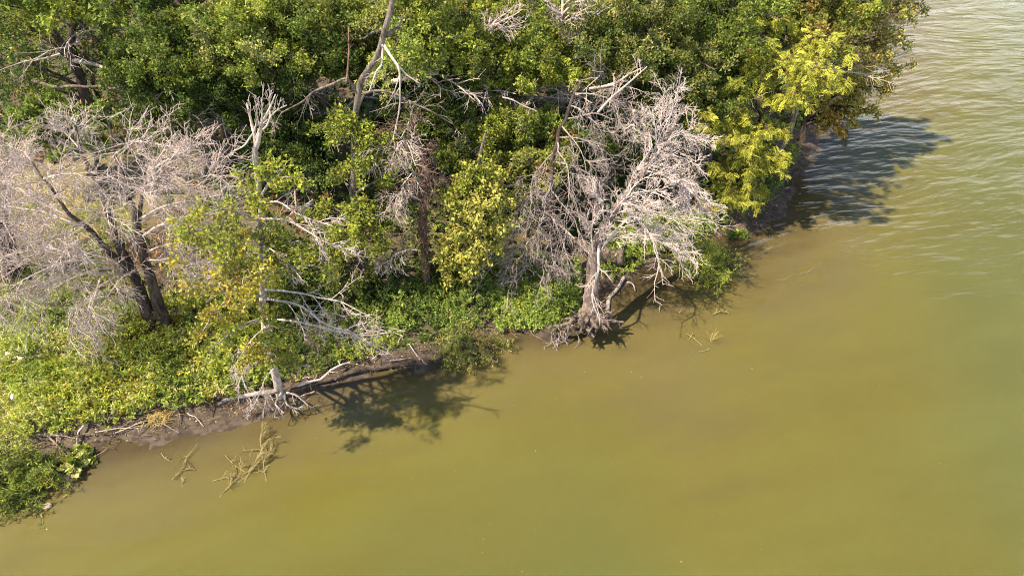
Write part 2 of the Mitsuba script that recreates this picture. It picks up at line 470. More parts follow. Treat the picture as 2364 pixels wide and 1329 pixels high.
def bare_limb(key, ctrl, r0, r1, rng, bsdf, levels, name='limb', sides=7, bend=0.03, rough=0.06, label=None):
    """A leafless limb with its branches and twigs, one mesh. levels: (count, length share, spread, droop, lift)."""
    ln = np.linalg.norm(np.diff(np.asarray(ctrl), axis=0), axis=1).sum()
    n = max(7, int(ln / 0.14))
    P = crook(curve(ctrl, n), rng, bend * min(1.5, ln))
    R = np.linspace(r0, r1, n)
    m = Mesh().add(*tubes(P, R, sides, int(rng.integers(99)), rough))
    A, B, L = P[None], R[None], ln
    for j, (k, share, spread, droop, lift) in enumerate(levels):
        L = L * share
        A, B = sprout(A, B, k, rng, L, (0.15 if j else 0.25, 1.0), spread, 4 if j < 2 else 3, 0.13, lift, droop, 0.62, (0.009, 0.0065, 0.0052, 0.005)[j], 0.45)
        m.add(*tubes(A, B, 4 if j == 0 else 3))
    return part(key, name, m.mesh(), bsdf, label=label)


def px_line(pts, Y0):
    """Control points from sight lines: (px, py, dY) at the distance Y0 + dY."""
    return [on(p[0], p[1], Y0 + (p[2] if len(p) > 2 else 0.0)) for p in pts]


def px_clumps(pts, Y0, rng):
    """Clumps (px, py, radius in photo pixels, dY, colour)."""
    out = []
    for p in pts:
        dy = p[3] if len(p) > 3 and p[3] is not None else rng.uniform(-0.7, 0.9)
        c = on(p[0], p[1], Y0 + dy)
        slant = np.linalg.norm(c - [0, 0, CAM_H])
        out.append((c, p[2] * slant / FOC, p[4] if len(p) > 4 else None))
    return out



# ================================================================ THE TREES ALONG THE SHORE
# ---- the large bare tree with two dark stems, on the left bank
rng = np.random.default_rng(11)
b = gat(368, 752)
Y0 = b[1]
k = thing('bare_dead_tree', 'large leafless grey tree with two dark leaning trunks on the left bank', 'tree')
root = b - [0, 0, 0.15]
st1 = px_line([(348, 752), (318, 660, .1), (285, 580, .2), (252, 500, .4), (228, 430, .7), (190, 350, 1.0), (172, 290, 1.2)], Y0)
st2 = px_line([(378, 748), (345, 640, .05), (328, 560, .15), (306, 480, .4), (282, 410, .7), (262, 340, 1.1), (252, 285, 1.4)], Y0)
st3 = px_line([(322, 655, .1), (262, 590, 0), (205, 530, -.1), (152, 480, -.1), (108, 425, 0), (75, 370, .2)], Y0)
st4 = px_line([(330, 600, .2), (318, 540, .3), (322, 470, .5), (340, 390, .9), (332, 320, 1.3)], Y0)
st1[0] = root + [-.17, 0, 0]; st2[0] = root + [.12, .05, 0]
S = []
for i, (c, a, e) in enumerate(((st1, .185, .022), (st2, .175, .022), (st3, .10, .016), (st4, .085, .018))):
    P, R, m = trunk_mesh(c, a, e, rng, 13, flare=.35 if i < 2 else 0, rough=.16)
    part(k, 'trunk' if i < 2 else 'stem', m, 'bark_dark')
    S.append(P)
ends = [(20, 440, -.6), (55, 350, .6), (120, 300, 1.4), (180, 270, 2), (320, 330, 1.2), (400, 320, 2.0), (450, 345, 1.2), (480, 410, .4), (520, 455, .2), (70, 590, -.9), (60, 650, -1.4), (130, 665, -1.2),
        (205, 690, -1.5), (250, 680, -1.1), (420, 600, -.5), (470, 520, -.3), (40, 520, -.3), (-20, 480, -.1), (-10, 400, .7), (260, 380, -.5), (350, 430, -.7), (170, 400, -.4), (110, 480, -1.0),
        (400, 480, .6), (440, 560, 0), (-40, 600, -.8), (150, 570, -1.4), (390, 380, 1.5), (20, 690, -1.7), (250, 500, -1.0)]
for px, py, dy in ends:
    e = on(px, py, Y0 + dy)
    allp = np.vstack(S)
    hd = np.linalg.norm(allp[:, :2] - e[:2], axis=1)
    a = allp[np.argmin(np.abs(allp[:, 2] - (e[2] - .35 * hd)) + .45 * hd + 3 * (allp[:, 2] < b[2] + .9))]
    ds = np.linalg.norm(e - a)
    mid = a * .5 + e * .5 + np.array([0, 0, .10 * ds]) + rng.normal(size=3) * .06 * ds
    bare_limb(k, [a, mid, e, e + (e - mid) * .35 - [0, 0, .12]], .014 + .008 * ds, .007, rng, 'dead_wood', [(10, .46, 50, .35, .05), (7, .55, 42, .25, .05), (3, .62, 40, .1, 0)])
hang = px_line([(232, 640, -1.2), (218, 690, -1.4), (208, 740, -1.4), (226, 790, -1.4)], Y0)
bare_limb(k, hang, .018, .007, rng, 'dead_wood', [(9, .4, 45, .5, 0), (7, .5, 45, .3, 0), (4, .5, 45, .1, 0)])
arm = px_line([(322, 690, -.1), (300, 682, -.3), (270, 680, -.5), (235, 672, -.7)], Y0)
bare_limb(k, arm, .035, .012, rng, 'bark_dark', [(6, .35, 50, .2, .1), (5, .4, 45, .1, 0)])

# ---- tree cut by the left edge
rng = np.random.default_rng(12)
b = gat(22, 646); Y0 = b[1]
k = thing('bare_dead_tree', 'dark bare trunk cut off by the left edge of the picture, behind the pale twigs', 'tree')
c = px_line([(22, 646), (10, 580, .1), (-8, 510, .3), (-30, 430, .6), (-50, 340, 1)], Y0); c[0] = b - [0, 0, .1]
part(k, 'trunk', trunk_mesh(c, .16, .05, rng, 12)[2], 'bark_dark')
c2 = px_line([(38, 610, .3), (25, 545, .4), (12, 490, .6), (8, 430, .8), (20, 350, 1.2)], Y0); c2[0][2] = ground_z(c2[0][:1], c2[0][1:2])[0] - .1
part(k, 'trunk', trunk_mesh(c2, .12, .04, rng, 12)[2], 'bark_dark')
for px, py, dy in ((30, 430, .2), (60, 470, -.2), (-10, 330, 1), (35, 400, .3), (40, 560, -.7), (70, 520, .5), (10, 300, 1.2), (60, 330, 1.5)):
    e = on(px, py, Y0 + dy); a = c2[3] if py < 450 else c[2]
    bare_limb(k, [a, (a + e) / 2 + [0, 0, .15], e],   .022, .008, rng, 'dead_wood', [(6, .48, 50, .3, .05), (6, .55, 42, .2, 0), (3, .6, 40, .1, 0)])

# ---- the half-dead tree with pale bark at the water's edge
b = gat(648, 912); Y0 = b[1]
rng = np.random.default_rng(13)
tr = px_line([(648, 912), (626, 830, .05), (612, 760, .1), (606, 690, .15), (604, 600, .3), (601, 500, .45), (597, 410, .6), (592, 340, .75)], Y0); tr[0] = b - [0, 0, .15]
cl = px_clumps([(400, 545, 62, -0.82, LIME), (455, 510, 55, -0.41, LIME), (430, 600, 45, -1.09, GOLD * .8), (545, 520, 55, .2, LIME), (585, 465, 50, .3, LIME * .9), (690, 405, 42, .5, LIME), (650, 390, 42, .7, LIME),
                 (560, 600, 55, -0.94, OLIVE), (600, 640, 62, -1.21, GOLD * .75), (545, 665, 62, -1.47, GOLD * .8), (490, 700, 55, -1.61, AMBER * .45 + LIME * .5), (475, 760, 45, -1.61, AMBER * .45 + LIME * .5), (560, 730, 58, -1.35, GOLD * .7),
                 (690, 560, 55, .3, LIME * .9), (725, 610, 50, 0, LIME * .8), (620, 800, 45, -1.21, LIME * .9),
                 (510, 800, 48, -1.61, LIME), (665, 855, 38, -1.09, LIME * .9), (590, 850, 40, -1.09, GOLD * .8), (720, 850, 38, -1.09, OLIVE), (520, 620, 45, -1.21, LIME), (640, 560, 42, .4, LIME * .9)], Y0, rng)
k = leafy_tree('half_dead_tree', 'pale barked half dead tree with yellowing leaves and bare white top at the waterline', b, tr, .10, cl, 14, [LIME, GOLD, OLIVE, AMBER], [5, 1.6, 2, .3], 'bark_pale', leaf=.078,
               dens=.44, kt=7, per=11, top_r=.05, limb_bark='bark_pale', flare=.25)
for c, r in (([(592, 340, .75), (583, 300, .85), (572, 262, .9), (563, 236, 1.)], .045), ([(592, 340, .75), (606, 300, .75), (622, 262, .8), (636, 219, .9)], .045), ([(590, 330, .8), (596, 280, .7), (600, 225, .6)], .025),
             ([(583, 310, .8), (560, 340, .6), (540, 352, .5)], .018), ([(607, 300, .8), (640, 255, .9), (662, 240, 1.)], .018)):
    bare_limb(k, px_line(c, Y0), r, .010, rng, 'dead_wood', [(4, .4, 38, -.3, .4), (3, .45, 35, -.2, .3)], name='dead_limb')
for c, r in (([(612, 668, .1), (690, 672, -.1), (770, 700, -.3), (855, 742, -.5)], .045), ([(612, 690, .1), (680, 700, -.3), (760, 745, -.5), (850, 790, -.6)], .05), ([(614, 735, .1), (690, 745, -.3), (770, 765, -.5), (880, 772, -.5)], .045),
             ([(604, 505, .4), (660, 512, .2), (720, 538, 0), (800, 590, -.1)], .045), ([(602, 470, .5), (650, 470, .3), (700, 500, .2), (770, 520, .1)], .035), ([(604, 540, .4), (540, 590, .0), (480, 600, -.2)], .03),
             ([(606, 640, .2), (540, 650, -.3), (470, 640, -.5)], .03), ([(612, 760, .1), (570, 790, -.4), (530, 850, -.7)], .028), ([(628, 830, .05), (580, 850, -.3), (545, 900, -.5)], .025), ([(632, 850, 0), (600, 890, -.4), (585, 950, -.6)], .022),
             ([(604, 560, .3), (650, 590, 0), (690, 640, -.2)], .03)):
    bare_limb(k, px_line(c, Y0), r * .58, .009, rng, 'dead_wood', [(8, .34, 42, .2, .05), (5, .4, 42, .15, 0), (3, .45, 42, .1, 0)], name='dead_limb')
for c in ([(640, 905, -.1), (620, 915, -.35), (605, 960, -.6)], [(650, 905, -.2), (640, 930, -.5), (655, 955, -.8)], [(660, 905, 0), (690, 915, -.3), (715, 935, -.5)], [(655, 910, -.2), (665, 935, -.5), (690, 945, -.6)]):
    bare_limb(k, px_line(c, Y0), .03, .010, rng, 'bark_pale', [(4, .45, 40, .4, 0), (3, .45, 40, .2, 0)], name='root')

# ---- tall tree with the crooked bare grey stem, middle of the picture
b = gat(836, 645); Y0 = b[1]
rng = np.random.default_rng(15)
tr = px_line([(836, 645), (828, 540, .1), (816, 440, .3), (818, 340, .5), (820, 255, .6), (832, 195, .6), (860, 140, .6), (884, 82, .7), (906, 0, .9), (925, -60, 1.2)], Y0); tr[0] = b - [0, 0, .15]
cl = px_clumps([(760, 285, 48, .3, LIME * .9), (805, 300, 40, .2, LIME), (845, 330, 38, -.1, LIME), (880, 385, 50, -.4, LIME * .9), (835, 375, 45, .1, LIME), (795, 400, 40, .5, OLIVE), (725, 475, 48, .3, LIME * .85),
                 (790, 545, 52, -.7, LIME), (845, 540, 50, -.6, LIME * 1.05), (880, 560, 42, -.5, LIME), (820, 500, 42, -.6, LIME * .9), (760, 615, 45, -.8, LIME * .8), (875, 480, 45, .2, OLIVE), (925, 400, 45, .2, LIME * .9),
                 (780, 670, 40, -1., OLIVE * .9), (930, 470, 40, .2, OLIVE), (905, 330, 35, .3, LIME), (700, 600, 45, -.2, OLIVE), (850, 690, 40, -.9, OLIVE)], Y0, rng)
k = leafy_tree('tall_tree', 'tall tree with a crooked bare grey stem rising in front of the middle foliage', b, tr, .12, cl, 16, [LIME, OLIVE, FRESH], [5, 2, 1.5], 'bark_grey', leaf=.09, dens=.65, kt=7, per=11, top_r=.055)
for c, r, bs in (([(822, 205, .6), (800, 182, .6), (775, 195, .5), (720, 215, .4), (670, 248, .3), (645, 268, .3), (630, 300, .2)], .038, 'bark_grey'), ([(830, 218, .6), (880, 212, .3), (935, 226, .1), (990, 250, -.1), (1050, 292, -.2)], .034, 'bark_grey'),
                 ([(884, 104, .6), (880, 150, .3), (868, 165, .2), (850, 215, 0)], .028, 'dead_wood'), ([(886, 104, .6), (908, 140, .3), (928, 175, .1), (932, 225, 0), (918, 280, -.1), (905, 320, -.2)], .034, 'dead_wood'),
                 ([(908, 140, .3), (940, 170, .2), (968, 195, .2)], .022, 'dead_wood'), ([(878, 72, .7), (860, 75, .5), (838, 88, .4)], .022, 'bark_grey'), ([(890, 82, .7), (912, 66, .9), (930, 40, 1.2)], .05, 'bark_grey'),
                 ([(824, 260, .6), (840, 215, .9), (850, 180, 1.2)], .04, 'bark_grey'), ([(800, 190, .5), (806, 120, .9), (815, 60, 1.4)], .028, 'bark_brown')):
    bare_limb(k, px_line(c, Y0), r, .011, rng, bs, [(4, .30, 40, .25, 0), (3, .45, 40, .2, 0)], name='limb')

# ---- vine-clad trunk and the drooping yellowish tree beside it
b = gat(987, 660); Y0 = b[1]
rng = np.random.default_rng(17)
k = thing('vine_clad_tree', 'reddish brown trunk wrapped in green ivy and dry vines, behind the drooping yellow tree', 'tree')
tr = px_line([(987, 660), (980, 600, .05), (974, 530, .1), (976, 460, .2), (985, 395, .4), (965, 330, .7), (950, 270, 1.)], Y0); tr[0] = b - [0, 0, .1]
P, R, m = trunk_mesh(tr, .11, .04, rng, 11); part(k, 'trunk', m, 'bark_brown')
V = Mesh()
for j in range(26):
    a = rng.uniform(0, 6.3); n = 34; s0 = rng.uniform(0, .35); sl = np.linspace(s0, min(1, s0 + rng.uniform(.3, .7)), n) * (len(P) - 1.01)
    i = sl.astype(int); q = P[i] + (P[np.minimum(i + 1, len(P) - 1)] - P[i]) * (sl - i)[:, None]
    w = a + np.cumsum(rng.normal(size=n) * .25); rad = R[i] + .015 + .07 * rng.random() * np.abs(np.sin(np.linspace(0, 6, n)))
    V.add(*tubes(q + np.stack([np.cos(w) * rad, np.sin(w) * rad, 0 * w], 1), np.full(n, .009), 3))
part(k, 'vine_tangle', V.mesh(), 'vine_red', kind='stuff')
lf = Mesh()
idx = np.arange(int(len(P) * .15), int(len(P) * .6), 2)
tw = np.stack([P[idx] + rng.normal(size=(len(idx), 3)) * .10 + [-.06, -.08, 0], P[idx] + rng.normal(size=(len(idx), 3)) * .16 + [-.08, -.12, -.1]], 1)
foliage(lf, tw, 34, rng, .085, tint(rng, len(tw), [FRESH, GREEN], [3, 1]), sp=.09, narrow=.75)
part(k, 'ivy', lf.mesh(), 'leaf', lf.col(), smooth=False, kind='stuff')
for px, py, dy in ((900, 300, .4), (880, 350, .2), (930, 420, -.2), (920, 330, -.1), (1000, 330, .6), (890, 420, .1), (940, 290, .5), (905, 460, -.3), (960, 380, -.3), (930, 540, -.3), (900, 590, -.4), (1010, 430, -.2)):
    e = on(px, py, Y0 + dy); a = P[np.argmin(np.linalg.norm(P - e - [0, 0, -.2], axis=1))]
    bare_limb(k, [a, (a + e) / 2 + [0, 0, .12], e, e + [-.05, -.1, -.3]], .026, .008, rng, 'vine_red' if rng.random() < .6 else 'dead_wood', [(7, .5, 55, .6, 0), (6, .5, 50, .5, 0), (4, .5, 50, .3, 0)])

b = gat(1082, 640); Y0 = b[1]
rng = np.random.default_rng(18)
tr = px_line([(1082, 640), (1085, 570, .05), (1092, 500, .1), (1098, 430, .2), (1110, 360, .4), (1120, 310, .6)], Y0); tr[0] = b - [0, 0, .1]
YL = np.array([.27, .27, .065])
cl = px_clumps([(1075, 455, 50, -.5, YL), (1125, 465, 48, -.6, YL), (1045, 520, 48, -.5, YL), (1110, 530, 52, -.8, YL), (1060, 580, 42, -.7, YL), (1025, 570, 35, -.4, YL * .8), (1160, 450, 45, -.3, YL), (1165, 500, 40, -.5, YL * .9),
                 (1090, 400, 48, -.1, LIME), (1040, 440, 42, -.2, LIME), (1020, 630, 24, -.6, YL * .7), (1075, 625, 26, -.8, YL * .7), (1130, 400, 45, .1, LIME), (1095, 590, 30, -.8, YL * .8), (1150, 550, 32, -.6, YL * .85)], Y0, rng)
leafy_tree('drooping_tree', 'yellowish tree with drooping leafy sprays, left of the dead grey cedar', b, tr, .11, cl, 19, [YL, LIME, GOLD, RUST], [6, 2.5, 1, .6], 'bark_grey', leaf=.095, dens=.85, droop=1.0, hang=.5, kb=14, kt=8, per=12)

# ---- standing dead cedar with drooping grey sprays
b = gat(1288, 640); Y0 = b[1]
rng = np.random.default_rng(20)
k = thing('dead_cedar', 'dead grey cedar with dense drooping bare twigs, just left of the uprooted tree', 'tree')
tr = px_line([(1288, 640), (1275, 540, .3), (1272, 440, .6), (1282, 350, .9), (1310, 260, 1.3), (1340, 190, 1.7)], Y0); tr[0] = b - [0, 0, .1]
P, R, m = trunk_mesh(tr, .13, .03, rng, 10, rough=.14); part(k, 'trunk', m, 'bark_dark')
for px, py, dy in ((1150, 610, -.6), (1190, 640, -.8), (1215, 560, -.6), (1280, 600, -1.0), (1245, 520, -1.0), (1330, 530, -.9), (1200, 480, -.2), (1230, 430, -.4), (1310, 440, -.9), (1380, 420, .0),
                   (1350, 370, -.2), (1400, 350, .5), (1380, 290, .6), (1430, 240, 1.2),
                   (1450, 290, 1.2), (1120, 560, -.1), (1310, 590, -1.0), (1260, 620, -1.0)):
    e = on(px, py, Y0 + dy); hd = np.linalg.norm(P[:, :2] - e[:2], axis=1)
    a = P[np.argmin(np.abs(P[:, 2] - (e[2] + .1 * hd)) + .25 * hd)]
    ds = np.linalg.norm(e - a)
    bare_limb(k, [a, (a + e) / 2 + [0, 0, .10 * ds], e, e + unit(e - a) * .25 - [0, 0, .22]], .012 + .006 * ds, .006, rng, 'dead_twig_grey', [(8, .42, 50, .5, 0), (6, .5, 42, .3, 0), (3, .55, 40, .1, 0)])
pale = px_line([(1380, 260, 1.0), (1420, 215, 1.1), (1455, 185, 1.2), (1490, 155, 1.3)], Y0)
bare_limb(k, pale, .035, .012, rng, 'dead_wood', [(6, .35, 45, .1, .1), (4, .4, 40, 0, 0)])

# ---- the uprooted dead tree with its root plate in the water
rng = np.random.default_rng(21)
k = thing('uprooted_dead_tree', 'uprooted dead tree with pale fan of bare twigs, its root plate lying in the water', 'tree')
r0_ = at(1362, 742, .45); Y0 = r0_[1]
tr = px_line([(1362, 728, .0), (1366, 660, .35), (1374, 590, .75), (1392, 530, 1.2), (1425, 475, 1.7), (1462, 425, 2.1), (1505, 370, 2.5), (1545, 305, 2.9), (1580, 240, 3.3)], Y0)
P, R, m = trunk_mesh(tr, .20, .04, rng, 16, rough=.14, flare=.25)
part(k, 'trunk', m, 'bark_weathered')
ax = unit(P[0] - P[4]); s1 = unit(np.cross(ax, [0, 0, 1.0])); s2 = np.cross(s1, ax)
for j in range(17):
    a = j / 17 * 2 * np.pi + rng.uniform(-.15, .15)
    d = s1 * np.cos(a) + s2 * np.sin(a)
    ln = rng.uniform(.24, .44) * (1.35 if abs(np.cos(a)) > .8 else 1) * (.75 if np.sin(a) < -.5 else 1)
    p0 = P[0] - ax * .12 + d * .10
    pts = [p0, p0 + d * ln * .4 + ax * .16, p0 + d * ln * .75 + ax * rng.uniform(.1, .35) + rng.normal(size=3) * .06, p0 + d * ln + ax * rng.uniform(.0, .5) + rng.normal(size=3) * .1 - [0, 0, .08]]
    bare_limb(k, pts, rng.uniform(.075, .12), .025, rng, 'root_wood', [(3, .40, 50, .3, 0), (2, .5, 50, .3, 0)], name='root', sides=9, rough=.35, bend=.08)
pc = Mesh()
for j in range(26):
    a = rng.uniform(0, 6.3); rr = .30 * math.sqrt(rng.random())
    c = P[0] + ax * rng.uniform(-.05, .16) + (s1 * math.cos(a) + s2 * math.sin(a)) * rr
    d = unit(rng.normal(size=3) + ax * .4)
    pc.add(*tubes(np.stack([c - d * .10, c - d * .04, c + d * .05, c + d * .11]), np.array([.03, .085, .075, .02]) * rng.uniform(.6, 1.2), 8, j, .3))
part(k, 'root_plate', pc.mesh(), 'root_wood')
rt = at(1290, 765, .15)
for c, r in (([(1335, 735, -.1), (1310, 748, -.15), (1285, 752, -.2), (1262, 762, -.2)], .07), ([(1390, 735, .0), (1412, 722, .05), (1418, 715, .1)], .10)):
    bare_limb(k, px_line(c, Y0), r, .03, rng, 'root_wood', [(4, .4, 50, .6, 0)], name='root', sides=9, rough=.25)
for j in range(9):
    c = rt + [rng.uniform(-.25, .45), rng.uniform(-.2, .1), rng.uniform(.1, .25)]
    bare_limb(k, [c, c + [rng.uniform(-.25, .2), -.15, -.15], c + [rng.uniform(-.5, .35), rng.uniform(-.45, -.25), -.38]], .010, .005, rng, 'dead_twig_grey', [(3, .4, 40, .4, 0)], name='root')
ends = [(1650, 330, 3.0), (1630, 380, 2.5), (1655, 470, 2.2), (1640, 510, 1.9), (1615, 545, 1.4), (1580, 575, 1.2), (1570, 500, 1.3), (1600, 420, 2.0), (1560, 440, 1.5), (1610, 300, 3.0), (1560, 230, 3.3), (1590, 210, 3.6), (1540, 270, 2.6),
        (1500, 290, 2.6), (1530, 350, 2.1), (1520, 480, 1.1), (1500, 540, .9), (1470, 510, 1.1), (1410, 450, 1.2), (1400, 510, .8), (1545, 555, 1.0), (1590, 350, 2.6), (1570, 270, 3.1), (1480, 450, 1.2), (1550, 395, 2.0), (1630, 440, 2.2)]
for px, py, dy in ends:
    e = on(px - 30, py, Y0 + dy)
    hd = np.linalg.norm(P - e, axis=1) + .8 * np.maximum(0, np.arange(len(P)) * 0.0)
    cand = np.argsort(np.abs(hd - .9))[:3] if hd.min() < .9 else [np.argmin(hd)]
    a = P[max(6, int(min(cand)) - 3)]
    ds = np.linalg.norm(e - a)
    bare_limb(k, [a, (a + e) / 2 + [0, 0, .10 * ds], e, e + unit(e - a) * .2], .010 + .008 * ds, .007, rng, 'bleached_wood', [(10, .40, 42, .1, .05), (6, .48, 40, .1, .05), (3, .55, 40, .05, 0)])
for c, r in (([(1440, 480, 1.5), (1470, 500, 1.1), (1500, 550, .7), (1518, 600, .45), (1515, 655, .25)], .035), ([(1385, 560, .9), (1376, 620, .25), (1366, 690, -.05), (1385, 735, -.3)], .04)):
    bare_limb(k, px_line(c, Y0), r, .010, rng, 'dead_wood', [(9, .30, 45, .4, 0), (6, .42, 42, .2, 0)])

# ---- logs near the root plate
rng = np.random.default_rng(22)


def log(name, label, ctrl, r0, r1, bsdf, cat='log', levels=(), sides=12, rough=.2, bend=.05):
    """A log or fallen branch with the side shoots that grow out of it, one mesh."""
    key = numbered(name)
    n = max(7, int(np.linalg.norm(np.diff(np.asarray(ctrl), axis=0), axis=1).sum() / .1))
    Pl = crook(curve(ctrl, n), rng, bend); Rl = np.linspace(r0, r1, n)
    m = Mesh().add(*tubes(Pl, Rl, sides, int(rng.integers(99)), rough, cap=True))
    A, B, L = Pl[None], Rl[None], np.linalg.norm(Pl[-1] - Pl[0])
    for (cnt, share, spread, droop, lift) in levels:
        L *= share
        A, B = sprout(A, B, cnt, rng, L, (0.15, 1.0), spread, 4, 0.15, lift, droop, 0.6, .006, 0.3)
        m.add(*tubes(A, B, 4))
    scene[key] = mikit.ply(m.mesh(), bsdf, smooth=True)
    labels[key] = {'label': label, 'category': cat}
    return key


def rest(pts, dz=0.0):
    """Ground points under the sight lines, lifted by dz."""
    out = []
    for p in pts:
        g = gat(p[0], p[1]); g[2] = max(g[2], -0.02) + dz + (p[2] if len(p) > 2 else 0)
        out.append(g)
    return out


log('fallen_log', 'thick grey broken log in the shade right of the uprooted trunk', rest([(1335, 575, .2), (1375, 590, .2), (1410, 605, .2), (1440, 612, .24)]), .20, .23, 'root_wood', rough=.3)
log('fallen_branch', 'smooth crooked branch running from the water to the root plate', rest([(1440, 645, .1), (1425, 668, .1), (1408, 690, .12), (1398, 722, .1)]), .045, .055, 'bark_pale', 'branch', ((3, .3, 50, 0, 0),), 8)
log('fallen_branch', 'short pale hooked stick standing in the dark shaded water', rest([(1447, 655, .05), (1460, 662, .12), (1464, 672, .05)]), .018, .015, 'dead_wood', 'branch', (), 6)
log('fallen_log', 'pale log lying across the upper left foliage', [on(75, 186, 21.3), on(120, 200, 21.1), on(155, 203, 20.9), on(230, 203, 20.7), on(300, 195, 20.5)], .055, .04, 'bark_weathered', rough=.12)
log('fallen_log', 'pale bark stripped log lying along the waterline left of the half dead tree', rest([(505, 935, .05), (545, 920, .06), (600, 912, .07), (650, 906, .08)]), .04, .06, 'bark_pale', levels=((4, .2, 60, .3, 0),))
log('fallen_log', 'long dark log lying along the waterline right of the half dead tree', rest([(672, 905, .05), (740, 883, .06), (800, 866, .07), (860, 852, .06), (960, 842, .04)]), .06, .035, 'bark_dark', levels=((5, .14, 60, .2, 0),))
log('fallen_branch', 'thin pale branch lying on top of the long dark log', rest([(690, 900, .16), (740, 882, .20), (790, 858, .22), (812, 852, .2)]), .035, .02, 'dead_wood', 'branch', ((3, .2, 50, 0, 0),), 7)
log('fallen_branch', 'slim dark branch floating flat just right of the half dead tree', rest([(660, 908, .03), (690, 910, .03), (730, 908, .03)]), .03, .015, 'stick_wood', 'branch', ((4, .3, 50, .1, 0),), 7)

# ================================================================ THE RIGHT-HAND TREES
b = gat(1742, 470); Y0 = b[1]
rng = np.random.default_rng(31)
tr = px_line([(1742, 470), (1738, 400, .1), (1745, 320, .3), (1765, 240, .6), (1790, 150, 1.0), (1815, 60, 1.5), (1835, -10, 2)], Y0); tr[0] = b - [0, 0, .1]
BR = np.array([.30, .315, .05])
cl = px_clumps([(1600, 240, 42, -.2, BR), (1640, 250, 42, -.6, BR), (1655, 315, 45, -1., BR), (1700, 330, 42, -1.1, BR), (1735, 255, 48, -.6, BR), (1740, 320, 40, -1.1, BR * .9), (1765, 170, 50, -.2, BR), (1815, 150, 50, -.8, BR),
                 (1860, 150, 46, -1.0, BR), (1905, 165, 42, -1.2, BR), (1800, 215, 48, -.3, BR), (1850, 215, 40, -1.2, BR * .9), (1890, 225, 34, -1.4, BR), (1760, 80, 50, .4, BR), (1740, 40, 45, .6, BR), (1800, 30, 45, 1.2, BR), (1850, 70, 45, 1.2, BR * .9),
                 (1720, 130, 42, .1, FRESH * 1.2), (1700, 200, 42, -.2, FRESH * 1.2), (1660, 200, 40, 0, FRESH), (1700, 400, 45, -1.1, BR * .75), (1740, 390, 40, -1.3, BR * .75), (1690, 450, 42, -1.1, BR * .7), (1730, 460, 38, -1.3, BR * .75),
                 (1770, 300, 38, -.9, BR * .85), (1810, 300, 28, -.6, BR * .8), (1785, 350, 34, -1.0, BR * .85), (1815, 360, 28, -.8, BR * .9), (1650, 390, 38, -.8, BR * .6), (1670, 480, 36, -1.0, BR * .65), (1640, 455, 34, -.7, FRESH * .9),
                 (1790, 385, 28, -1.1, BR * .8), (1690, 270, 40, -.5, BR), (1935, 120, 38, -.8, BR * .9), (1945, 190, 30, -1.2, BR * .8), (1900, 95, 40, 0, BR * .9), (1890, 30, 40, 1.5, BR * .8), (1780, 125, 40, 0, BR), (1835, 190, 40, -.9, BR), (1630, 290, 36, -.8, BR), (1615, 200, 36, 0, FRESH), (1720, 370, 36, -1.2, BR * .8)], Y0, rng)
leafy_tree('feathery_tree', 'bright yellow green feathery leaved tree on the point beside the shaded water', b, tr, .13, cl, 32, [BR, FRESH, LIME], [10, 1, 1], 'bark_dark', leaf=.19, frond=True, dens=.75, kb=11, kt=3, per=5, droop=.9, squash=.4)

b = gat(1852, 325); Y0 = b[1]
rng = np.random.default_rng(33)
tr = px_line([(1852, 325), (1868, 260, .0), (1895, 180, .0), (1930, 100, .0), (1965, 20, .2)], Y0); tr[0] = b - [0, 0, .1]
BO = np.array([.23, .21, .055])
cl = px_clumps([(1940, 60, 48, -0.8, BO), (1980, 30, 48, -0.5, BO), (2040, 40, 45, -0.6, BO), (2090, 30, 38, -0.6, OLIVE * 1.2), (2140, 8, 26, -0.5, OLIVE * 1.3), (1990, 105, 45, -1.0, BO), (2050, 90, 42, -1.0, BO * .9), (2115, 80, 26, -0.9, OLIVE * 1.4),
                 (2020, 150, 36, -1.3, BO), (2070, 148, 28, -1.2, BO), (2105, 150, 17, -1.1, BO), (1960, 165, 38, -1.3, BO), (1990, 205, 30, -1.5, BO), (2035, 205, 26, -1.5, BO * .9), (2070, 215, 18, -1.4, BO * .9), (1975, 250, 26, -1.7, BO),
                 (1935, 215, 30, -1.4, BO), (2010, 262, 18, -1.7, BO), (2040, 262, 14, -1.6, BO), (1925, 275, 20, -1.8, AMBER * .8), (1950, 290, 18, -1.9, AMBER * .8), (1980, 285, 15, -1.8, AMBER * .45 + LIME * .5), (2000, -30, 50, -0.1, BO), (2080, -30, 45, -0.1, BO),
                 (1900, 110, 45, -0.9, BO), (1920, 10, 45, -0.2, BO), (1890, 60, 40, -0.4, BO)], Y0, rng)
leafy_tree('overhanging_tree', 'brownish yellow tree at the upper right, its branches hanging low over the lake', b, tr, .14, cl, 34, [BO, OLIVE, RUST, GOLD * .6], [5, 2, 1.2, 1], 'bark_dark', leaf=.105, dens=.65, kb=12, kt=7, per=11, droop=.5)

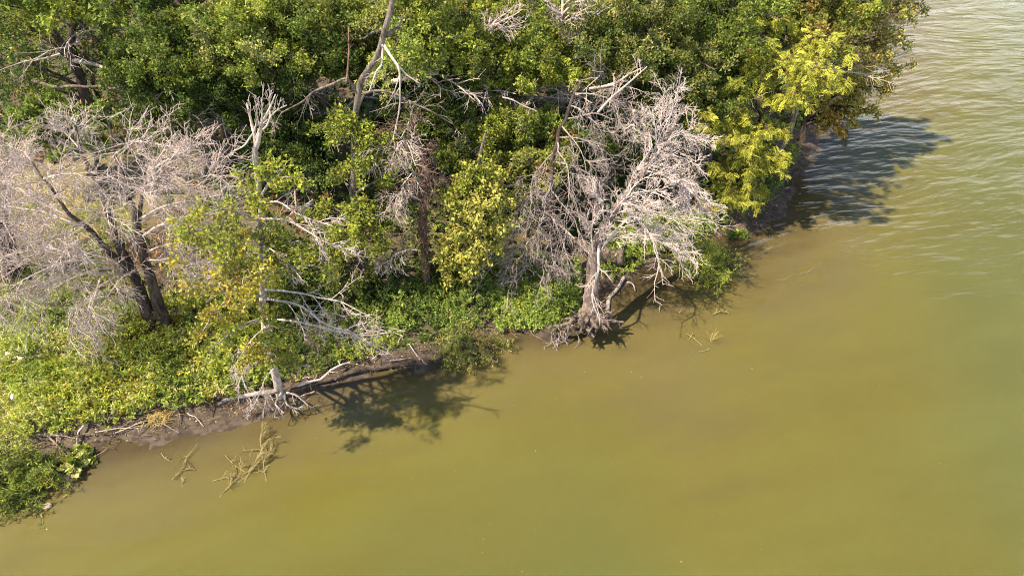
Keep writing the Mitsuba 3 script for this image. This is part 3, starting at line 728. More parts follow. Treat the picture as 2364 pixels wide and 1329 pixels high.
# ================================================================ THE WOOD BEHIND
# ---- forked dark trunk in the upper left corner
Y0 = 23.0
rng = np.random.default_rng(40)
tr = px_line([(196, 215), (184, 180, 0), (170, 140, .0), (150, 112, .1), (128, 82, .3), (112, 40, .6), (100, -20, 1)], Y0)
g = tr[0].copy(); g[2] = float(ground_z(g[:1], g[1:2])[0]) - .1
tr = [g] + tr
cl = px_clumps([(60, 30, 60, .2, LIME * .8), (20, 85, 60, -.4, FRESH), (10, 150, 50, -.5, GREEN), (235, 20, 55, .2, FRESH), (280, 70, 55, -.2, FRESH * .9), (130, 20, 50, .3, LIME * .7), (60, 160, 40, -.3, GREEN), (300, 20, 50, .4, FRESH),
                 (180, -20, 60, .6, FRESH), (60, -40, 60, .8, LIME * .8), (255, 100, 36, .4, GREEN), (-30, 40, 60, .4, FRESH), (270, 130, 38, .2, GREEN), (40, 200, 38, -.2, OLIVE)], Y0, rng)
k = leafy_tree('forked_tree', 'tree with a dark forked trunk showing through leaves in the upper left corner', g, tr, .24, cl, 41, [FRESH, LIME, GREEN, GOLD], [4, 2, 3, .4], 'bark_dark', leaf=.10, top_r=.08, dens=.75, kt=8, per=10,
               stems=[(px_line([(174, 150, 0), (166, 100, 0), (172, 50, .1), (168, 0, .3)], Y0), .15, .06)])
bare_limb(k, px_line([(172, 140, -.1), (195, 140, -.4), (225, 150, -.7), (252, 163, -.9)], Y0), .09, .045, rng, 'bark_pale', [(3, .3, 45, 0, 0)])
bare_limb(k, px_line([(140, 125, -.1), (100, 132, -.4), (50, 140, -.6)], Y0), .045, .02, rng, 'dead_wood', [(5, .3, 45, 0, 0)])
bare_limb(k, px_line([(175, 105, -.1), (190, 80, -.4), (215, 68, -.6), (238, 80, -.8)], Y0), .04, .015, rng, 'dead_wood', [(4, .3, 45, 0, 0)])
c = px_line([(212, 190, .6), (204, 150, .6), (198, 110, .7), (196, 70, .9)], Y0)
c[0][2] = float(ground_z(c[0][:1], c[0][1:2])[0])
part(k, 'stem', trunk_mesh(c, .10, .07, rng)[2], 'bark_brown')


def forest_tree(name, label, px, py, z, r, seed, pal, w, n=13, leaf=.085, bark='bark_grey', flat=.8, r0=.13, dens=.95, front=True, dead=0, **kw):
    """A tree whose crown is centred on the sight line at the height z: clumps spread through an uneven crown."""
    rg = np.random.default_rng(seed)
    c = at(px, py, z)
    gx = c[0] + rg.uniform(-.5, .5); gy = c[1] + rg.uniform(-.1, .8)
    gz = float(ground_z(np.array([gx]), np.array([gy]))[0])
    low = max(gz + .5, z - r * 1.2)
    lean = rg.normal(size=2) * .25
    tr = [np.array([gx, gy, gz - .15]), np.array([gx + lean[0], gy + lean[1], gz + (z - gz) * .35]), np.array([c[0] + lean[0] * .5, c[1] + .1, gz + (z - gz) * .75]), np.array([c[0], c[1], z + r * .45])]
    out, tries, n = [], 0, int(n * 1.75)
    while len(out) < n and tries < 600:
        tries += 1
        v = unit(rg.normal(size=3)); v[2] = abs(v[2]) * .9 - .35
        if front and v[1] > .35 and rg.random() < .6:
            continue
        q = c + v * np.array([r, r, r * flat]) * rg.uniform(.40, 1.32)
        cr = r * rg.uniform(.15, .33)
        q[2] = max(q[2], gz + .6)
        if all(np.linalg.norm(q - o[0]) > .58 * (cr + o[1]) for o in out):
            out.append((q, cr, tint(rg, 1, pal, w)[0] * rg.uniform(.6, 1.4)))
    key = leafy_tree(name, label, np.array([gx, gy, gz]), tr, r0, out, seed + 500, pal, w, bark, leaf=leaf, **{**dict(dens=dens * .8, twig_geo=False, kt=7, per=20, up=.5, simple=True), **kw})
    for j in range(dead + 2):
        a = np.array(tr[2]) + [0, 0, rg.uniform(-1.2, .6)]
        d = unit(np.array([rg.normal(), -abs(rg.normal()) - .3, rg.uniform(-.1, .5)]))
        bare_limb(key, [a, a + d * r * .6, a + d * r * rg.uniform(1.1, 1.6) - [0, 0, .2]], .032, .010, rg, 'dead_wood', [(7, .33, 45, .2, 0), (4, .45, 45, .1, 0)], name='dead_limb')
    return key


FG, GD, GL = [FRESH, GREEN, LIME], [GREEN, DARK, FRESH], [LIME, FRESH, OLIVE]
OL = [OLIVE, GREEN, PALE]
forest_tree('leafy_tree', 'dense green tree just right of the forked dark trunk, below its pale limb', 375, 150, 4.6, 1.6, 101, GD, [5, 2, 3], n=15, dead=1)
forest_tree('leafy_tree', 'mid green tree at the top edge, left of the pale bushy tree', 455, 85, 5.2, 1.7, 102, FG, [3, 4, 1], n=13)
forest_tree('leafy_tree', 'pale lime green bushy tree at the top edge above the bare white treetop', 610, 70, 5.6, 1.9, 103, [LIME, PALE, FRESH], [4, 2, 3], n=16)
forest_tree('leafy_tree', 'dark glossy green tree at the top edge between two paler trees', 715, 115, 5.0, 1.7, 104, GD, [5, 1.5, 2], n=14, dead=0)
forest_tree('leafy_tree', 'dark green tree in the shade directly above the bare white treetop', 545, 215, 3.8, 1.7, 105, GD, [4, 3, 1.5], n=14)
forest_tree('leafy_tree', 'low dark green tree behind the right side of the large bare tree', 400, 255, 2.8, 1.5, 106, GD, [4, 2, 2], n=13, dead=2)
forest_tree('leafy_tree', 'small bright green tree standing amid the bare twigs of the large dead tree', 135, 285, 2.9, 1.3, 107, FG, [5, 2, 2], n=12, r0=.08, leaf=.11)
forest_tree('leafy_tree', 'olive lime tree at the top edge just left of the crooked grey stem', 795, 55, 5.6, 1.5, 108, GL, [3, 2, 3], n=13)
forest_tree('leafy_tree', 'large bright lime green tree at the top edge right of the crooked grey stem', 975, 55, 5.8, 2.1, 109, [LIME, FRESH, PALE], [5, 3, 2], n=18, dead=1)
forest_tree('leafy_tree', 'lime green tree with white dead twigs near the top edge, middle right', 1125, 85, 5.2, 1.7, 110, GL, [4, 2, 3], n=14, dead=3)
forest_tree('leafy_tree', 'yellowish green tree below the bare white twigs at the top edge', 1245, 125, 4.8, 1.7, 111, GL, [5, 2, 2], n=14, dead=2)
forest_tree('leafy_tree', 'shaded green tree with tangled grey branches in the middle of the wood', 1075, 205, 3.8, 1.6, 112, [GREEN, FRESH, LIME], [4, 2, 2], n=13, dead=3)
forest_tree('leafy_tree', 'yellow brown tinged tree left of the dead grey cedar top', 1185, 295, 3.2, 1.5, 113, [LIME, OLIVE, RUST, FRESH], [4, 3, .8, 2], n=13, dead=3)
forest_tree('leafy_tree', 'thin green tree between the crooked grey stem and the drooping yellow tree', 1010, 320, 2.8, 1.3, 114, [FRESH, GREEN, LIME], [3, 3, 3], n=11, dead=2)
forest_tree('leafy_tree', 'tall olive green fine leaved tree at the top edge right of the white twigs', 1450, 50, 5.5, 2.1, 115, OL, [4, 2, 2], n=19, leaf=.08, per=24, dead=1)
forest_tree('leafy_tree', 'olive green fine leaved tree just above the pale bare branch', 1400, 135, 4.6, 1.4, 116, OL, [4, 2, 3], n=13, leaf=.08, per=24, dead=1)
forest_tree('leafy_tree', 'broad olive tree above the fan of the uprooted dead tree', 1585, 120, 4.7, 1.8, 117, OL, [4, 3, 2], n=17, leaf=.08, per=24, dead=1)
forest_tree('leafy_tree', 'dusky olive tree right behind the pale fan of bare twigs', 1520, 225, 3.5, 1.6, 118, OL, [4, 3, 2], n=15, leaf=.08, per=24, dead=1)
forest_tree('leafy_tree', 'fresh green tree at the top edge left of the feathery yellow tree', 1685, 50, 5.5, 1.7, 119, FG, [4, 4, 1], n=14)
forest_tree('leafy_tree', 'deep green tree behind the bare white treetop and the crooked limb', 680, 330, 2.7, 1.6, 120, GD, [4, 3, 1], n=14)
forest_tree('leafy_tree', 'dark shaded tree directly behind the crooked grey stem', 925, 175, 3.8, 1.5, 121, GD, [4, 3, 1], n=12)
forest_tree('leafy_tree', 'green tree squeezed between the olive trees and the feathery yellow tree', 1640, 185, 4.0, 1.4, 122, FG, [3, 4, 1.5], n=12)
forest_tree('leafy_tree', 'olive brown tree at the top edge behind the feathery yellow tree', 1870, 15, 5.6, 1.7, 123, [OLIVE, LIME, RUST], [4, 2, .7], n=13)
forest_tree('leafy_tree', 'low green tree under the drooping limb of the crooked grey stem', 925, 300, 2.2, 1.2, 124, GD, [4, 2, 1], n=10)
forest_tree('leafy_tree', 'dim green tree behind the dead grey cedar trunk', 1300, 330, 2.6, 1.5, 125, GD, [4, 3, 1], n=12)
forest_tree('leafy_tree', 'small yellow green tree growing in front of the dead grey cedar', 1255, 395, 2.7, 1.0, 127, [LIME, OLIVE, PALE, RUST], [4, 2, 1, .5], n=10, dead=1, r0=.08)
forest_tree('leafy_tree', 'dim green tree in the gap beneath the pale bare branch', 1430, 290, 2.6, 1.4, 126, GD, [3, 3, 1], n=11)
for i, (px, py, pal, w, lab) in enumerate(((130, -75, FG, [4, 3, 2], 'back row tree cut by the top edge above the forked dark trunk'), (400, -70, GD, [4, 2, 2], 'back row tree cut by the top edge above the thick dark trunk'),
                                           (660, -75, FG, [3, 3, 2], 'back row tree cut by the top edge above the pale lime bushy tree'), (900, -80, GL, [4, 2, 2], 'back row tree cut by the top edge behind the crooked stem'),
                                           (1180, -75, GL, [4, 2, 2], 'back row tree cut by the top edge left of the white twigs'), (1420, -85, OL, [4, 2, 2], 'back row tree cut by the top edge behind the tall olive tree'),
                                           (1640, -75, FG, [3, 4, 1], 'back row tree cut by the top edge behind the fresh green tree'), (1900, -80, GL, [2, 2, 4], 'back row tree cut by the top edge behind the overhanging tree'))):
    forest_tree('leafy_tree', lab, px, py, 6.0, 2.3, 140 + i, pal, w, n=10, leaf=.15, per=11)

# dark trunk hanging in front of the second tree
rng = np.random.default_rng(60)
k = thing('dark_trunk_tree', 'thick almost black trunk with a rusty scar at the top edge, left of centre', 'tree')
Yt = 21.0
c = px_line([(436, 75, 0), (424, 40, .1), (412, 0, .2), (400, -50, .5), (385, -110, 1.)], Yt)
g = c[0] + [.25, .1, 0]; g[2] = float(ground_z(g[:1], g[1:2])[0]) - .1
P, R, m = trunk_mesh([g] + c, .20, .12, rng, 12); part(k, 'trunk', m, 'bark_dark')
for j in range(4):
    a = P[-1 - j * 5]; d = np.array([rng.normal() * .7, rng.normal() * .5, .8])
    bare_limb(k, [a, a + d * .8, a + d * 1.7], .06, .015, rng, 'bark_dark', [(5, .4, 45, 0, .2), (4, .4, 45, 0, .1)])
lf = Mesh(); ends_ = rng.normal(size=(90, 1, 3)) * [.9, .7, .5] + P[-1] + [0, .3, 1.2]
foliage(lf, np.concatenate([ends_, ends_ + rng.normal(size=(90, 1, 3)) * .2], 1), 22, rng, .1, tint(rng, 90, FG, [3, 3, 1]), sp=.12)
part(k, 'crown', lf.mesh(), 'leaf', lf.col(), smooth=False, kind='stuff')

# ---- dead twiggy trees at the top edge
rng = np.random.default_rng(61)
for lab, pts, Yd, tw in (('bare white twigged dead tree at the top edge, right of centre', [(1302, 130), (1300, 70, .1), (1298, 10, .3), (1296, -60, .6)], 19.2,
                          [(1350, 5), (1330, 40), (1345, 70), (1290, 60), (1330, 90), (1310, 100), (1370, -20), (1270, 10), (1340, 25), (1285, 35), (1360, 40)]),
                         ('small dead tree with a spray of white sticks among the lime green crowns', [(1112, 135), (1118, 95, .0), (1124, 70, .1), (1130, 40, .3)], 18.6,
                          [(1140, 50), (1165, 45), (1185, 40), (1180, 65), (1150, 75), (1120, 55), (1190, 60), (1170, 30)])):
    k = thing('dead_twiggy_tree', lab, 'tree')
    c = px_line(pts, Yd); g = c[0] + [.1, .3, 0]; g[2] = float(ground_z(g[:1], g[1:2])[0]) - .1
    P, R, m = trunk_mesh([g] + c, .09, .03, rng, 9); part(k, 'trunk', m, 'dead_wood')
    for px, py in tw:
        e = on(px, py, Yd + rng.uniform(-.4, .3)); hd = np.linalg.norm(P - e, axis=1); a = P[max(3, int(np.argmin(hd)) - 3)]
        bare_limb(k, [a, (a + e) / 2 + [0, 0, .08], e, e + unit(e - a) * .3], .03, .010, rng, 'dead_wood', [(8, .36, 48, .1, 0), (4, .45, 45, .1, 0)])
rng = np.random.default_rng(62)
for lab, pts, Yd, r in (('pale bare branch sticking out of the dark gap above the dead cedar', [(1360, 205), (1400, 195), (1440, 175), (1482, 152)], 17.6, .04), ('pale log lying in the wood right of the crooked grey stem', [(905, 190), (940, 182), (980, 178), (1010, 165)], 17.8, .075),
                        ('grey crooked limb lying among the middle foliage', [(1110, 132), (1150, 130), (1185, 122), (1205, 112)], 18.8, .06), ('slim pale branch slanting through the foliage left of the dead cedar', [(1160, 225), (1200, 240), (1245, 258)], 16.6, .022),
                        ('slim pale branch high above the drooping yellow tree', [(1060, 212), (1090, 225), (1115, 237)], 16.8, .022)):
    P_ = px_line(pts, Yd)
    log('fallen_branch', lab, P_, r, r * .5, 'dead_wood', 'branch', ((5, .28, 50, .1, .1), (3, .4, 45, 0, 0)), 8)

# ================================================================ UNDERGROWTH AND BANK PLANTS
def region(pts, n, rng):
    """Ground points spread over the part of the ground seen inside the outline of sight lines."""
    poly = shapely.Polygon([tuple(gat(*p)[:2]) for p in pts])
    x0, y0, x1, y1 = poly.bounds
    q = rng.uniform([x0, y0], [x1, y1], (n * 4, 2))
    q = q[shapely.contains_xy(poly, q[:, 0], q[:, 1])][:n]
    return q


def herbs(mesh, q, rng, h, leaf, per, pal, w, narrow=.42, lean=.35, patch=1.6, sp=.02, up=.8, var=.2, simple=True):
    """Upright leafy shoots; their height and tint change in drifts."""
    z = ground_z(q[:, 0], q[:, 1])
    p3 = np.stack([q[:, 0], q[:, 1], 0 * z], 1)
    drift = meshkit.fbm(p3 * patch, 3, 23)
    hue = meshkit.fbm(p3 * patch * .8 + 40, 3, 29)
    hh = h * (.12 + 2.6 * np.clip(drift - .28, 0, 1)) * rng.uniform(.6, 1.3, len(q))
    d = unit(np.stack([rng.normal(size=len(q)) * lean, rng.normal(size=len(q)) * lean, np.ones(len(q))], 1))
    P, _ = grow(np.stack([q[:, 0], q[:, 1], z], 1), d, hh, np.full(len(q), .005), rng, 3, .18, .15)
    w = np.asarray(w, float); cum = np.cumsum(w / w.sum())
    ii = np.searchsorted(cum, np.clip((hue - .5) * 1.9 + .5 + rng.normal(size=len(q)) * .16, 0, .999))
    foliage(mesh, P, per, rng, leaf, np.asarray(pal)[ii] * 1.25, var, sp, up, .15, narrow, simple=simple)
    return P


def mass(name, label, cat, mesh):
    key = numbered(name)
    scene[key] = mikit.ply(mesh.mesh(), 'leaf', color=mesh.col())
    labels[key] = {'label': label, 'category': cat, 'kind': 'stuff'}


rng = np.random.default_rng(70)
m = Mesh()
STRAW = np.array([.40, .33, .14])
bank = [(0, 700), (120, 690), (300, 690), (420, 690), (560, 700), (640, 800), (640, 880), (560, 915), (470, 940), (400, 940), (330, 965), (250, 985), (150, 995), (60, 1010), (60, 900), (0, 880)]
herbs(m, region(bank, 2100, rng), rng, .62, .072, 32, [GOLD * .6, LIME * 1.15, PALE * 1.1, LIME, FRESH * 1.2], [.25, 3, 1.5, 3, 3.2])
herbs(m, region([(480, 700), (640, 640), (760, 700), (900, 690), (1010, 780), (960, 800), (880, 815), (780, 850), (700, 875), (640, 885), (560, 905)], 1100, rng), rng, .40, .07, 28, [LIME, FRESH, GREEN], [2, 2, 2])
herbs(m, region(bank, 420, rng), rng, .85, .16, 12, [PALE * 1.2, LIME * 1.2, STRAW * .8, FRESH * 1.2], [2, 3, .6, 2], narrow=.10, up=.1, lean=.25)
mass('bank_undergrowth', 'bright yellow green weeds covering the left bank down to the mud', 'weeds', m)
m = Mesh()
herbs(m, region([(0, 520), (230, 560), (500, 560), (560, 700), (420, 690), (300, 690), (120, 690), (0, 700)], 800, rng), rng, .30, .075, 15, [RUST * 1.1, OLIVE * 1.2, LIME, FRESH], [1.2, 2.4, 2.5, 1.5])
mass('dry_undergrowth', 'brownish dry weeds under the large bare tree', 'weeds', m)
m = Mesh()
herbs(m, region([(1130, 690), (1330, 680), (1345, 735), (1290, 762), (1210, 764), (1150, 765)], 420, rng), rng, .38, .07, 28, [LIME, FRESH * 1.25, FRESH], [1, 3, 2])
herbs(m, region([(890, 700), (960, 650), (1050, 620), (1200, 600), (1330, 600), (1340, 730), (1290, 755), (1210, 750), (1150, 720), (1090, 770), (1010, 780), (1000, 740), (900, 780)], 1500, rng), rng, .45, .07, 36, [LIME * 1.1, FRESH * 1.25, FRESH, GREEN * 1.1], [1.2, 3, 3, 2])
herbs(m, region([(1385, 545), (1450, 500), (1560, 480), (1560, 560), (1490, 605), (1450, 632), (1410, 648), (1385, 620)], 420, rng), rng, .45, .08, 22, [LIME, FRESH * 1.2, FRESH, GREEN], [1, 2, 2, 1])
herbs(m, region([(1440, 590), (1500, 540), (1600, 500), (1660, 470), (1680, 520), (1600, 560), (1530, 585)], 420, rng), rng, .40, .08, 18, [LIME, FRESH * 1.2, FRESH], [1, 2, 2])
mass('green_undergrowth', 'fresh green leafy weeds on the bank left of the uprooted tree', 'weeds', m)
m = Mesh()
floor = [(-400, 330), (0, 330), (250, 480), (480, 520), (560, 640), (760, 700), (900, 720), (960, 640), (1340, 580), (1500, 530), (1640, 480), (1720, 460), (1780, 380), (1880, 270), (1960, 150), (2000, 20), (1700, 0), (1000, 0), (300, 0), (-300, 0)]
q = region(floor, 6000, rng)
open_ = np.hypot((q[:, 0] + 13.2) * .7, q[:, 1] - 18.2) < 1.9
herbs(m, q[~open_], rng, 1.0, .13, 24, [GREEN, DARK * 1.2, FRESH, OLIVE, RUST], [3, 4, 2, 1, .7], narrow=.55)
mass('forest_undergrowth', 'dark green leafy undergrowth on the shaded floor of the wood', 'undergrowth', m)
m = Mesh()
herbs(m, region([(-60, 860), (30, 860), (60, 930), (80, 1010), (40, 1040), (-80, 1050)], 900, rng), rng, .14, .10, 9, [PALE * 1.2, LIME, STRAW * .8], [3, 2, 1], narrow=.16, up=.1)
herbs(m, region([(-60, 430), (60, 430), (230, 440), (330, 500), (330, 560), (200, 590), (0, 520), (-60, 520)], 800, rng), rng, .22, .16, 8, [STRAW * .8, LIME * 1.1, OLIVE * 1.3], [2, 2, 2], narrow=.12, up=.1)
mass('grass', 'pale dry grass in the clearing behind the large bare tree and by the left edge', 'grass', m)
m = Mesh()
herbs(m, region([(1690, 520), (1760, 480), (1810, 420), (1850, 350), (1830, 330), (1780, 380), (1720, 460)], 260, rng), rng, .4, .16, 12, [GREEN, FRESH], [2, 2], narrow=.14, up=.1)
mass('waterside_grass', 'dark green grass along the shaded edge of the point', 'grass', m)


def bush(name, label, base, spread, h, seed, pal, w, leaf=.08, k=34, per=14, narrow=.3, droop=.5, bark='bark_brown', cat='bush', dirs=None, lift=.0, var=.18):
    """Many slender stems from one stool, with side shoots and narrow leaves."""
    rg = np.random.default_rng(seed)
    key = thing(name, label, cat)
    n = k
    a = rg.uniform(0, 2 * np.pi, n) if dirs is None else rg.uniform(dirs[0], dirs[1], n)
    el = rg.uniform(.25, 1.35, n)
    d = np.stack([np.cos(a) * np.cos(el) * spread / max(h, .1), np.sin(a) * np.cos(el) * spread / max(h, .1), np.sin(el) + lift], 1)
    ln = np.linalg.norm(d, axis=1) * h * rg.uniform(.55, 1.1, n)
    p0 = base + rg.normal(size=(n, 3)) * [.12 * spread, .12 * spread, 0]
    A, B = grow(p0, unit(d), ln, np.full(n, .012), rg, 6, .14, droop, .004)
    C, Dd = sprout(A, B, 6, rg, ln * .34, (.3, 1), 42, 3, .2, .15, droop * .6, .6, .004)
    st = Mesh().add(*tubes(A, B, 4)).add(*tubes(C, Dd, 3))
    part(key, 'stem', st.mesh(), bark, kind='stuff')
    lf = Mesh()
    cols = tint(rg, n, pal, w)
    foliage(lf, C, per, rg, leaf, np.repeat(cols, 6, 0), var, .02, .6, .1, narrow)
    foliage(lf, A, per, rg, leaf, cols, var, .02, .6, .35, narrow)
    part(key, 'foliage', lf.mesh(), 'leaf', lf.col(), smooth=False, kind='stuff')
    return key


bush('willow_bush', 'dense green willow bush standing in the water in the lower left corner', at(50, 1120), 1.05, .85, 80, [FRESH * 1.1, GREEN, LIME], [4, 2, 2], .085, 110, 15, .26, .5)
bush('willow_bush', 'green leafy shrub trailing over the water below the middle bank', at(1075, 770, .25), 1.35, .55, 81, [FRESH * 1.45, LIME * 1.3, PALE * 1.2], [3, 3, 1], .07, 70, 9, .26, 1.0, dirs=(-2.7, .2))
bush('willow_bush', 'light feathery green bush growing in the water right of the uprooted tree', at(1615, 618, .05), 1.15, .85, 82, [FRESH * 1.35, LIME * 1.35], [3, 3], .075, 110, 11, .28, .4)
bush('leafy_bush', 'glossy bright green broad leaved bush left of the uprooted trunk', gat(1312, 650), .40, .75, 83, [FRESH * 1.1, GREEN * 1.3], [3, 1], .105, 26, 16, .65, .2)
bush('leafy_bush', 'round leaved yellow green bush at the foot of the dark double trunk', gat(272, 748), .55, .45, 84, [LIME * 1.25, LIME, FRESH], [4, 2, 1], .085, 40, 16, .75, .2)
bush('leafy_bush', 'small bush with pale yellow round leaves beside the corner willow', at(182, 1068, .02), .36, .24, 85, [PALE * 1.5, LIME, FRESH], [3, 2, 1], .11, 22, 9, .8, .3)
bush('leafy_bush', 'dark leaved bush in the shade behind the half dead tree', gat(710, 700), .9, .8, 86, GD, [3, 3, 1], .09, 50, 12, .5, .2)
bush('leafy_bush', 'deep green bush in the shade right of the vine clad trunk', gat(1040, 655), .7, .6, 87, [GREEN, FRESH, DARK], [3, 2, 1], .09, 40, 12, .5, .2)
bush('leafy_bush', 'dim green bush on the bank below the tall crooked tree', gat(880, 720), .9, .6, 88, [GREEN, DARK, FRESH], [3, 2, 1.5], .09, 50, 12, .5, .2)
bush('leafy_bush', 'fresh green bush under the pale fan of bare twigs', gat(1545, 545), .7, .6, 89, [FRESH * 1.1, LIME], [3, 2], .09, 36, 12, .45, .3)
bush('leafy_bush', 'golden green bush in the middle of the left bank', gat(190, 905), .6, .5, 90, [LIME * 1.3, GOLD * .8], [3, 2], .085, 40, 15, .42, .2)
bush('leafy_bush', 'bright green bush at the lower edge of the left bank weeds, next to the sedge', gat(425, 890), .7, .5, 91, [FRESH * 1.2, FRESH], [3, 2], .085, 50, 14, .36, .2)
for px, py, s, lab in ((1712, 545, 1.0, 'bright green seedling standing alone in the shallow water off the point'), (1690, 548, .8, 'smaller darker seedling in the shadow beside the bright one')):
    bush('seedling', lab, at(px, py), .16 * s, .22 * s, int(px), [FRESH * 1.5, LIME] if s == 1 else [GREEN * 1.3, FRESH], [3, 1], .12, 8, 8, .35, .3, cat='plant')


def blades(name, label, base, n, h, spread, seed, pal, w, width=.012, droop=1.2, cat='plant', bsdf='leaf', r=.05):
    """A tuft of long narrow arching blades, each a strip."""
    rg = np.random.default_rng(seed)
    key = thing(name, label, cat)
    a = rg.uniform(0, 2 * np.pi, n)
    d = unit(np.stack([np.cos(a) * spread, np.sin(a) * spread, rg.uniform(.6, 1.4, n)], 1) * rg.uniform(.5, 1.2, (n, 1)))
    P, _ = grow(base + rg.normal(size=(n, 3)) * [r, r, 0], d, h * rg.uniform(.6, 1.2, n), np.full(n, .005), rg, 6, .06, droop, .003)
    t = unit(np.gradient(P, axis=1)); b = unit(np.cross(t, np.array([0, 0, 1.0])))
    wd = width * np.sin(np.linspace(.35, np.pi, 7))[None, :, None]
    L_, R_ = P - b * wd / 2, P + b * wd / 2
    V = np.stack([L_, R_], 2).reshape(-1, 3)
    i = np.arange(n * 14).reshape(n, 7, 2)
    f = np.stack([i[:, :-1, 0], i[:, :-1, 1], i[:, 1:, 1], i[:, 1:, 0]], -1).reshape(-1, 4)
    f = np.vstack([f[:, [0, 1, 2]], f[:, [0, 2, 3]]])
    c = np.repeat(tint(rg, n, pal, w) * np.exp(rg.normal(size=(n, 1)) * .15), 14, 0)
    part(key, 'blade', (V, f), bsdf, c, smooth=False, kind='stuff')
    return key


blades('sedge_clump', 'pale green sedge clump hanging over the mud on the left bank', gat(338, 905), 130, .62, .8, 92, [PALE * 1.4, LIME * 1.1, STRAW], [3, 2, 1], .016)
blades('dry_grass_tuft', 'dry straw coloured grass tuft on the mud below the sedge clump', gat(368, 958), 240, .36, 1.1, 93, [STRAW, STRAW * .8, RUST * 1.6], [3, 2, 1], .010, 1.0, r=.14)
blades('sedge_clump', 'green long bladed sedge in the shade left of the middle weeds', gat(1030, 690), 90, .75, .8, 94, [FRESH, GREEN], [2, 1], .022)
blades('sedge_clump', 'grassy green tuft beside the roots of the uprooted tree', gat(1285, 710), 90, .60, .8, 95, [FRESH, LIME], [2, 1], .02)
blades('reed_tuft', 'thin pale reed tuft standing in the water under the overhanging tree', at(1955, 298), 60, .8, .35, 96, [STRAW, PALE * 1.3], [1, 2], .016, .3)
blades('dry_reed', 'bundle of pale dry reed stems bent into the open water', at(1643, 788), 12, .45, .3, 97, [STRAW * .9, STRAW * .7], [2, 1], .010, 1.0, r=.03)

# ================================================================ STICKS AND DRIFT ALONG THE WATERLINE
rng = np.random.default_rng(110)
STICKS = [((110, 1008), (165, 1058), .022), ((200, 985), (178, 1052), .024), ((133, 985), (133, 1040), .013), ((225, 1004), (320, 985), .014), ((300, 985), (410, 952), .013), ((265, 1005), (360, 965), .012), ((345, 955), (430, 925), .014),
          ((405, 935), (418, 985), .018), ((378, 982), (412, 1000), .016), ((340, 975), (315, 1010), .018), ((490, 922), (492, 962), .017), ((435, 958), (470, 985), .012), ((170, 1012), (240, 1000), .012), ((90, 1010), (190, 1012), .010),
          ((258, 990), (275, 1030), .012), ((440, 935), (510, 915), .012), ((560, 900), (575, 940), .014), ((700, 880), (740, 862), .012), ((765, 862), (820, 838), .012), ((860, 835), (900, 812), .014), ((900, 840), (950, 822), .012), ((945, 800), (985, 842), .012),
          ((250, 1040), (200, 1090), .010), ((60, 1040), (150, 1030), .012), ((300, 1000), (240, 1022), .010), ((720, 905), (700, 870), .012), ((1225, 768), (1250, 790), .010)]
ORD = 'first second third fourth fifth sixth seventh eighth ninth tenth eleventh twelfth thirteenth fourteenth fifteenth sixteenth seventeenth eighteenth nineteenth twentieth'.split()
ORD += ['twenty-' + w_ for w_ in ORD[:9]]
for i_, (a, c, r) in enumerate(sorted(STICKS, key=lambda t_: t_[0][0] + t_[1][0])):
    A, B = rest([a])[0], rest([c])[0]
    A[2] += r + rng.uniform(.02, .12); B[2] += r * .5
    Pl = crook(curve([A, (A + B) / 2 + [rng.normal() * .05, rng.normal() * .03, .03], B], 9), rng, .03)
    m = Mesh().add(*tubes(Pl, np.linspace(r, r * .45, 9), 6, 2, .15, cap=True))
    A2, B2 = sprout(Pl[None], np.linspace(r, r * .45, 9)[None], 3, rng, np.linalg.norm(B - A) * .28, (.3, .9), 48, 3, .2, .1, .3, .6, .005)
    m.add(*tubes(A2, B2, 4))
    key = numbered('stick')
    scene[key] = mikit.ply(m.mesh(), ['stick_wood', 'dead_wood', 'stick_wood', 'bark_dark'][int(rng.integers(4))], smooth=True)
    labels[key] = {'label': 'thin weathered stick on the muddy waterline, the %s counted from the left' % ORD[i_], 'category': 'stick', 'group': 'sticks strewn along the waterline'}


def sunken(name, label, stems, seed, levels, r=.009, bsdf='reed_straw', cat='branch'):
    rg = np.random.default_rng(seed)
    key = thing(name, label, cat)
    for pts in stems:
        c = [at(p[0], p[1], p[2]) for p in pts]
        bare_limb(key, c, r, .006, rg, bsdf, levels, name='stem', sides=5)
    return key


LV = [(8, .30, 45, .15, .05), (5, .45, 42, .1, .05)]
sunken('drowned_branch', 'straw coloured twiggy branch half sunk in the water off the left bank, the larger one',
       [[(612, 1090, .0), (606, 1050, .05), (600, 1010, .12), (612, 985, .25)], [(560, 1120, -.02), (580, 1085, .04), (600, 1050, .1), (625, 1010, .2)], [(500, 1155, -.02), (530, 1120, .03), (565, 1090, .05), (600, 1090, .02)], [(520, 1050, .04), (545, 1075, .04), (570, 1095, .02)], [(490, 1110, .0), (520, 1100, .06), (550, 1095, .03)],
        [(615, 1110, .0), (612, 1070, .06), (630, 1030, .12)]], 120, LV)
sunken('drowned_branch', 'smaller straw coloured twig poking out of the water off the left bank', [[(455, 1025, .08), (432, 1060, .04), (420, 1085, .03), (400, 1105, .02)], [(420, 1085, .02), (445, 1080, .06)], [(372, 1045, .02), (390, 1065, .04)], [(421, 1122, 0), (422, 1100, .03)]], 121, [(5, .34, 45, .1, 0), (3, .4, 45, 0, 0)], .008)
sunken('drowned_branch', 'pale forked twig breaking the water right of the root plate', [[(1645, 726, .02), (1660, 718, .06), (1672, 712, .10)], [(1660, 718, .05), (1682, 722, .08)]], 122, [(4, .4, 45, 0, .1)], .010)
sunken('drowned_branch', 'thin crossed straw stems in the water left of the dry reeds', [[(1585, 770, .05), (1605, 785, .03), (1622, 798, .0)], [(1590, 785, .02), (1600, 768, .08)], [(1592, 812, .01), (1640, 808, .03)]], 123, [(2, .2, 45, 0, 0)], .006)
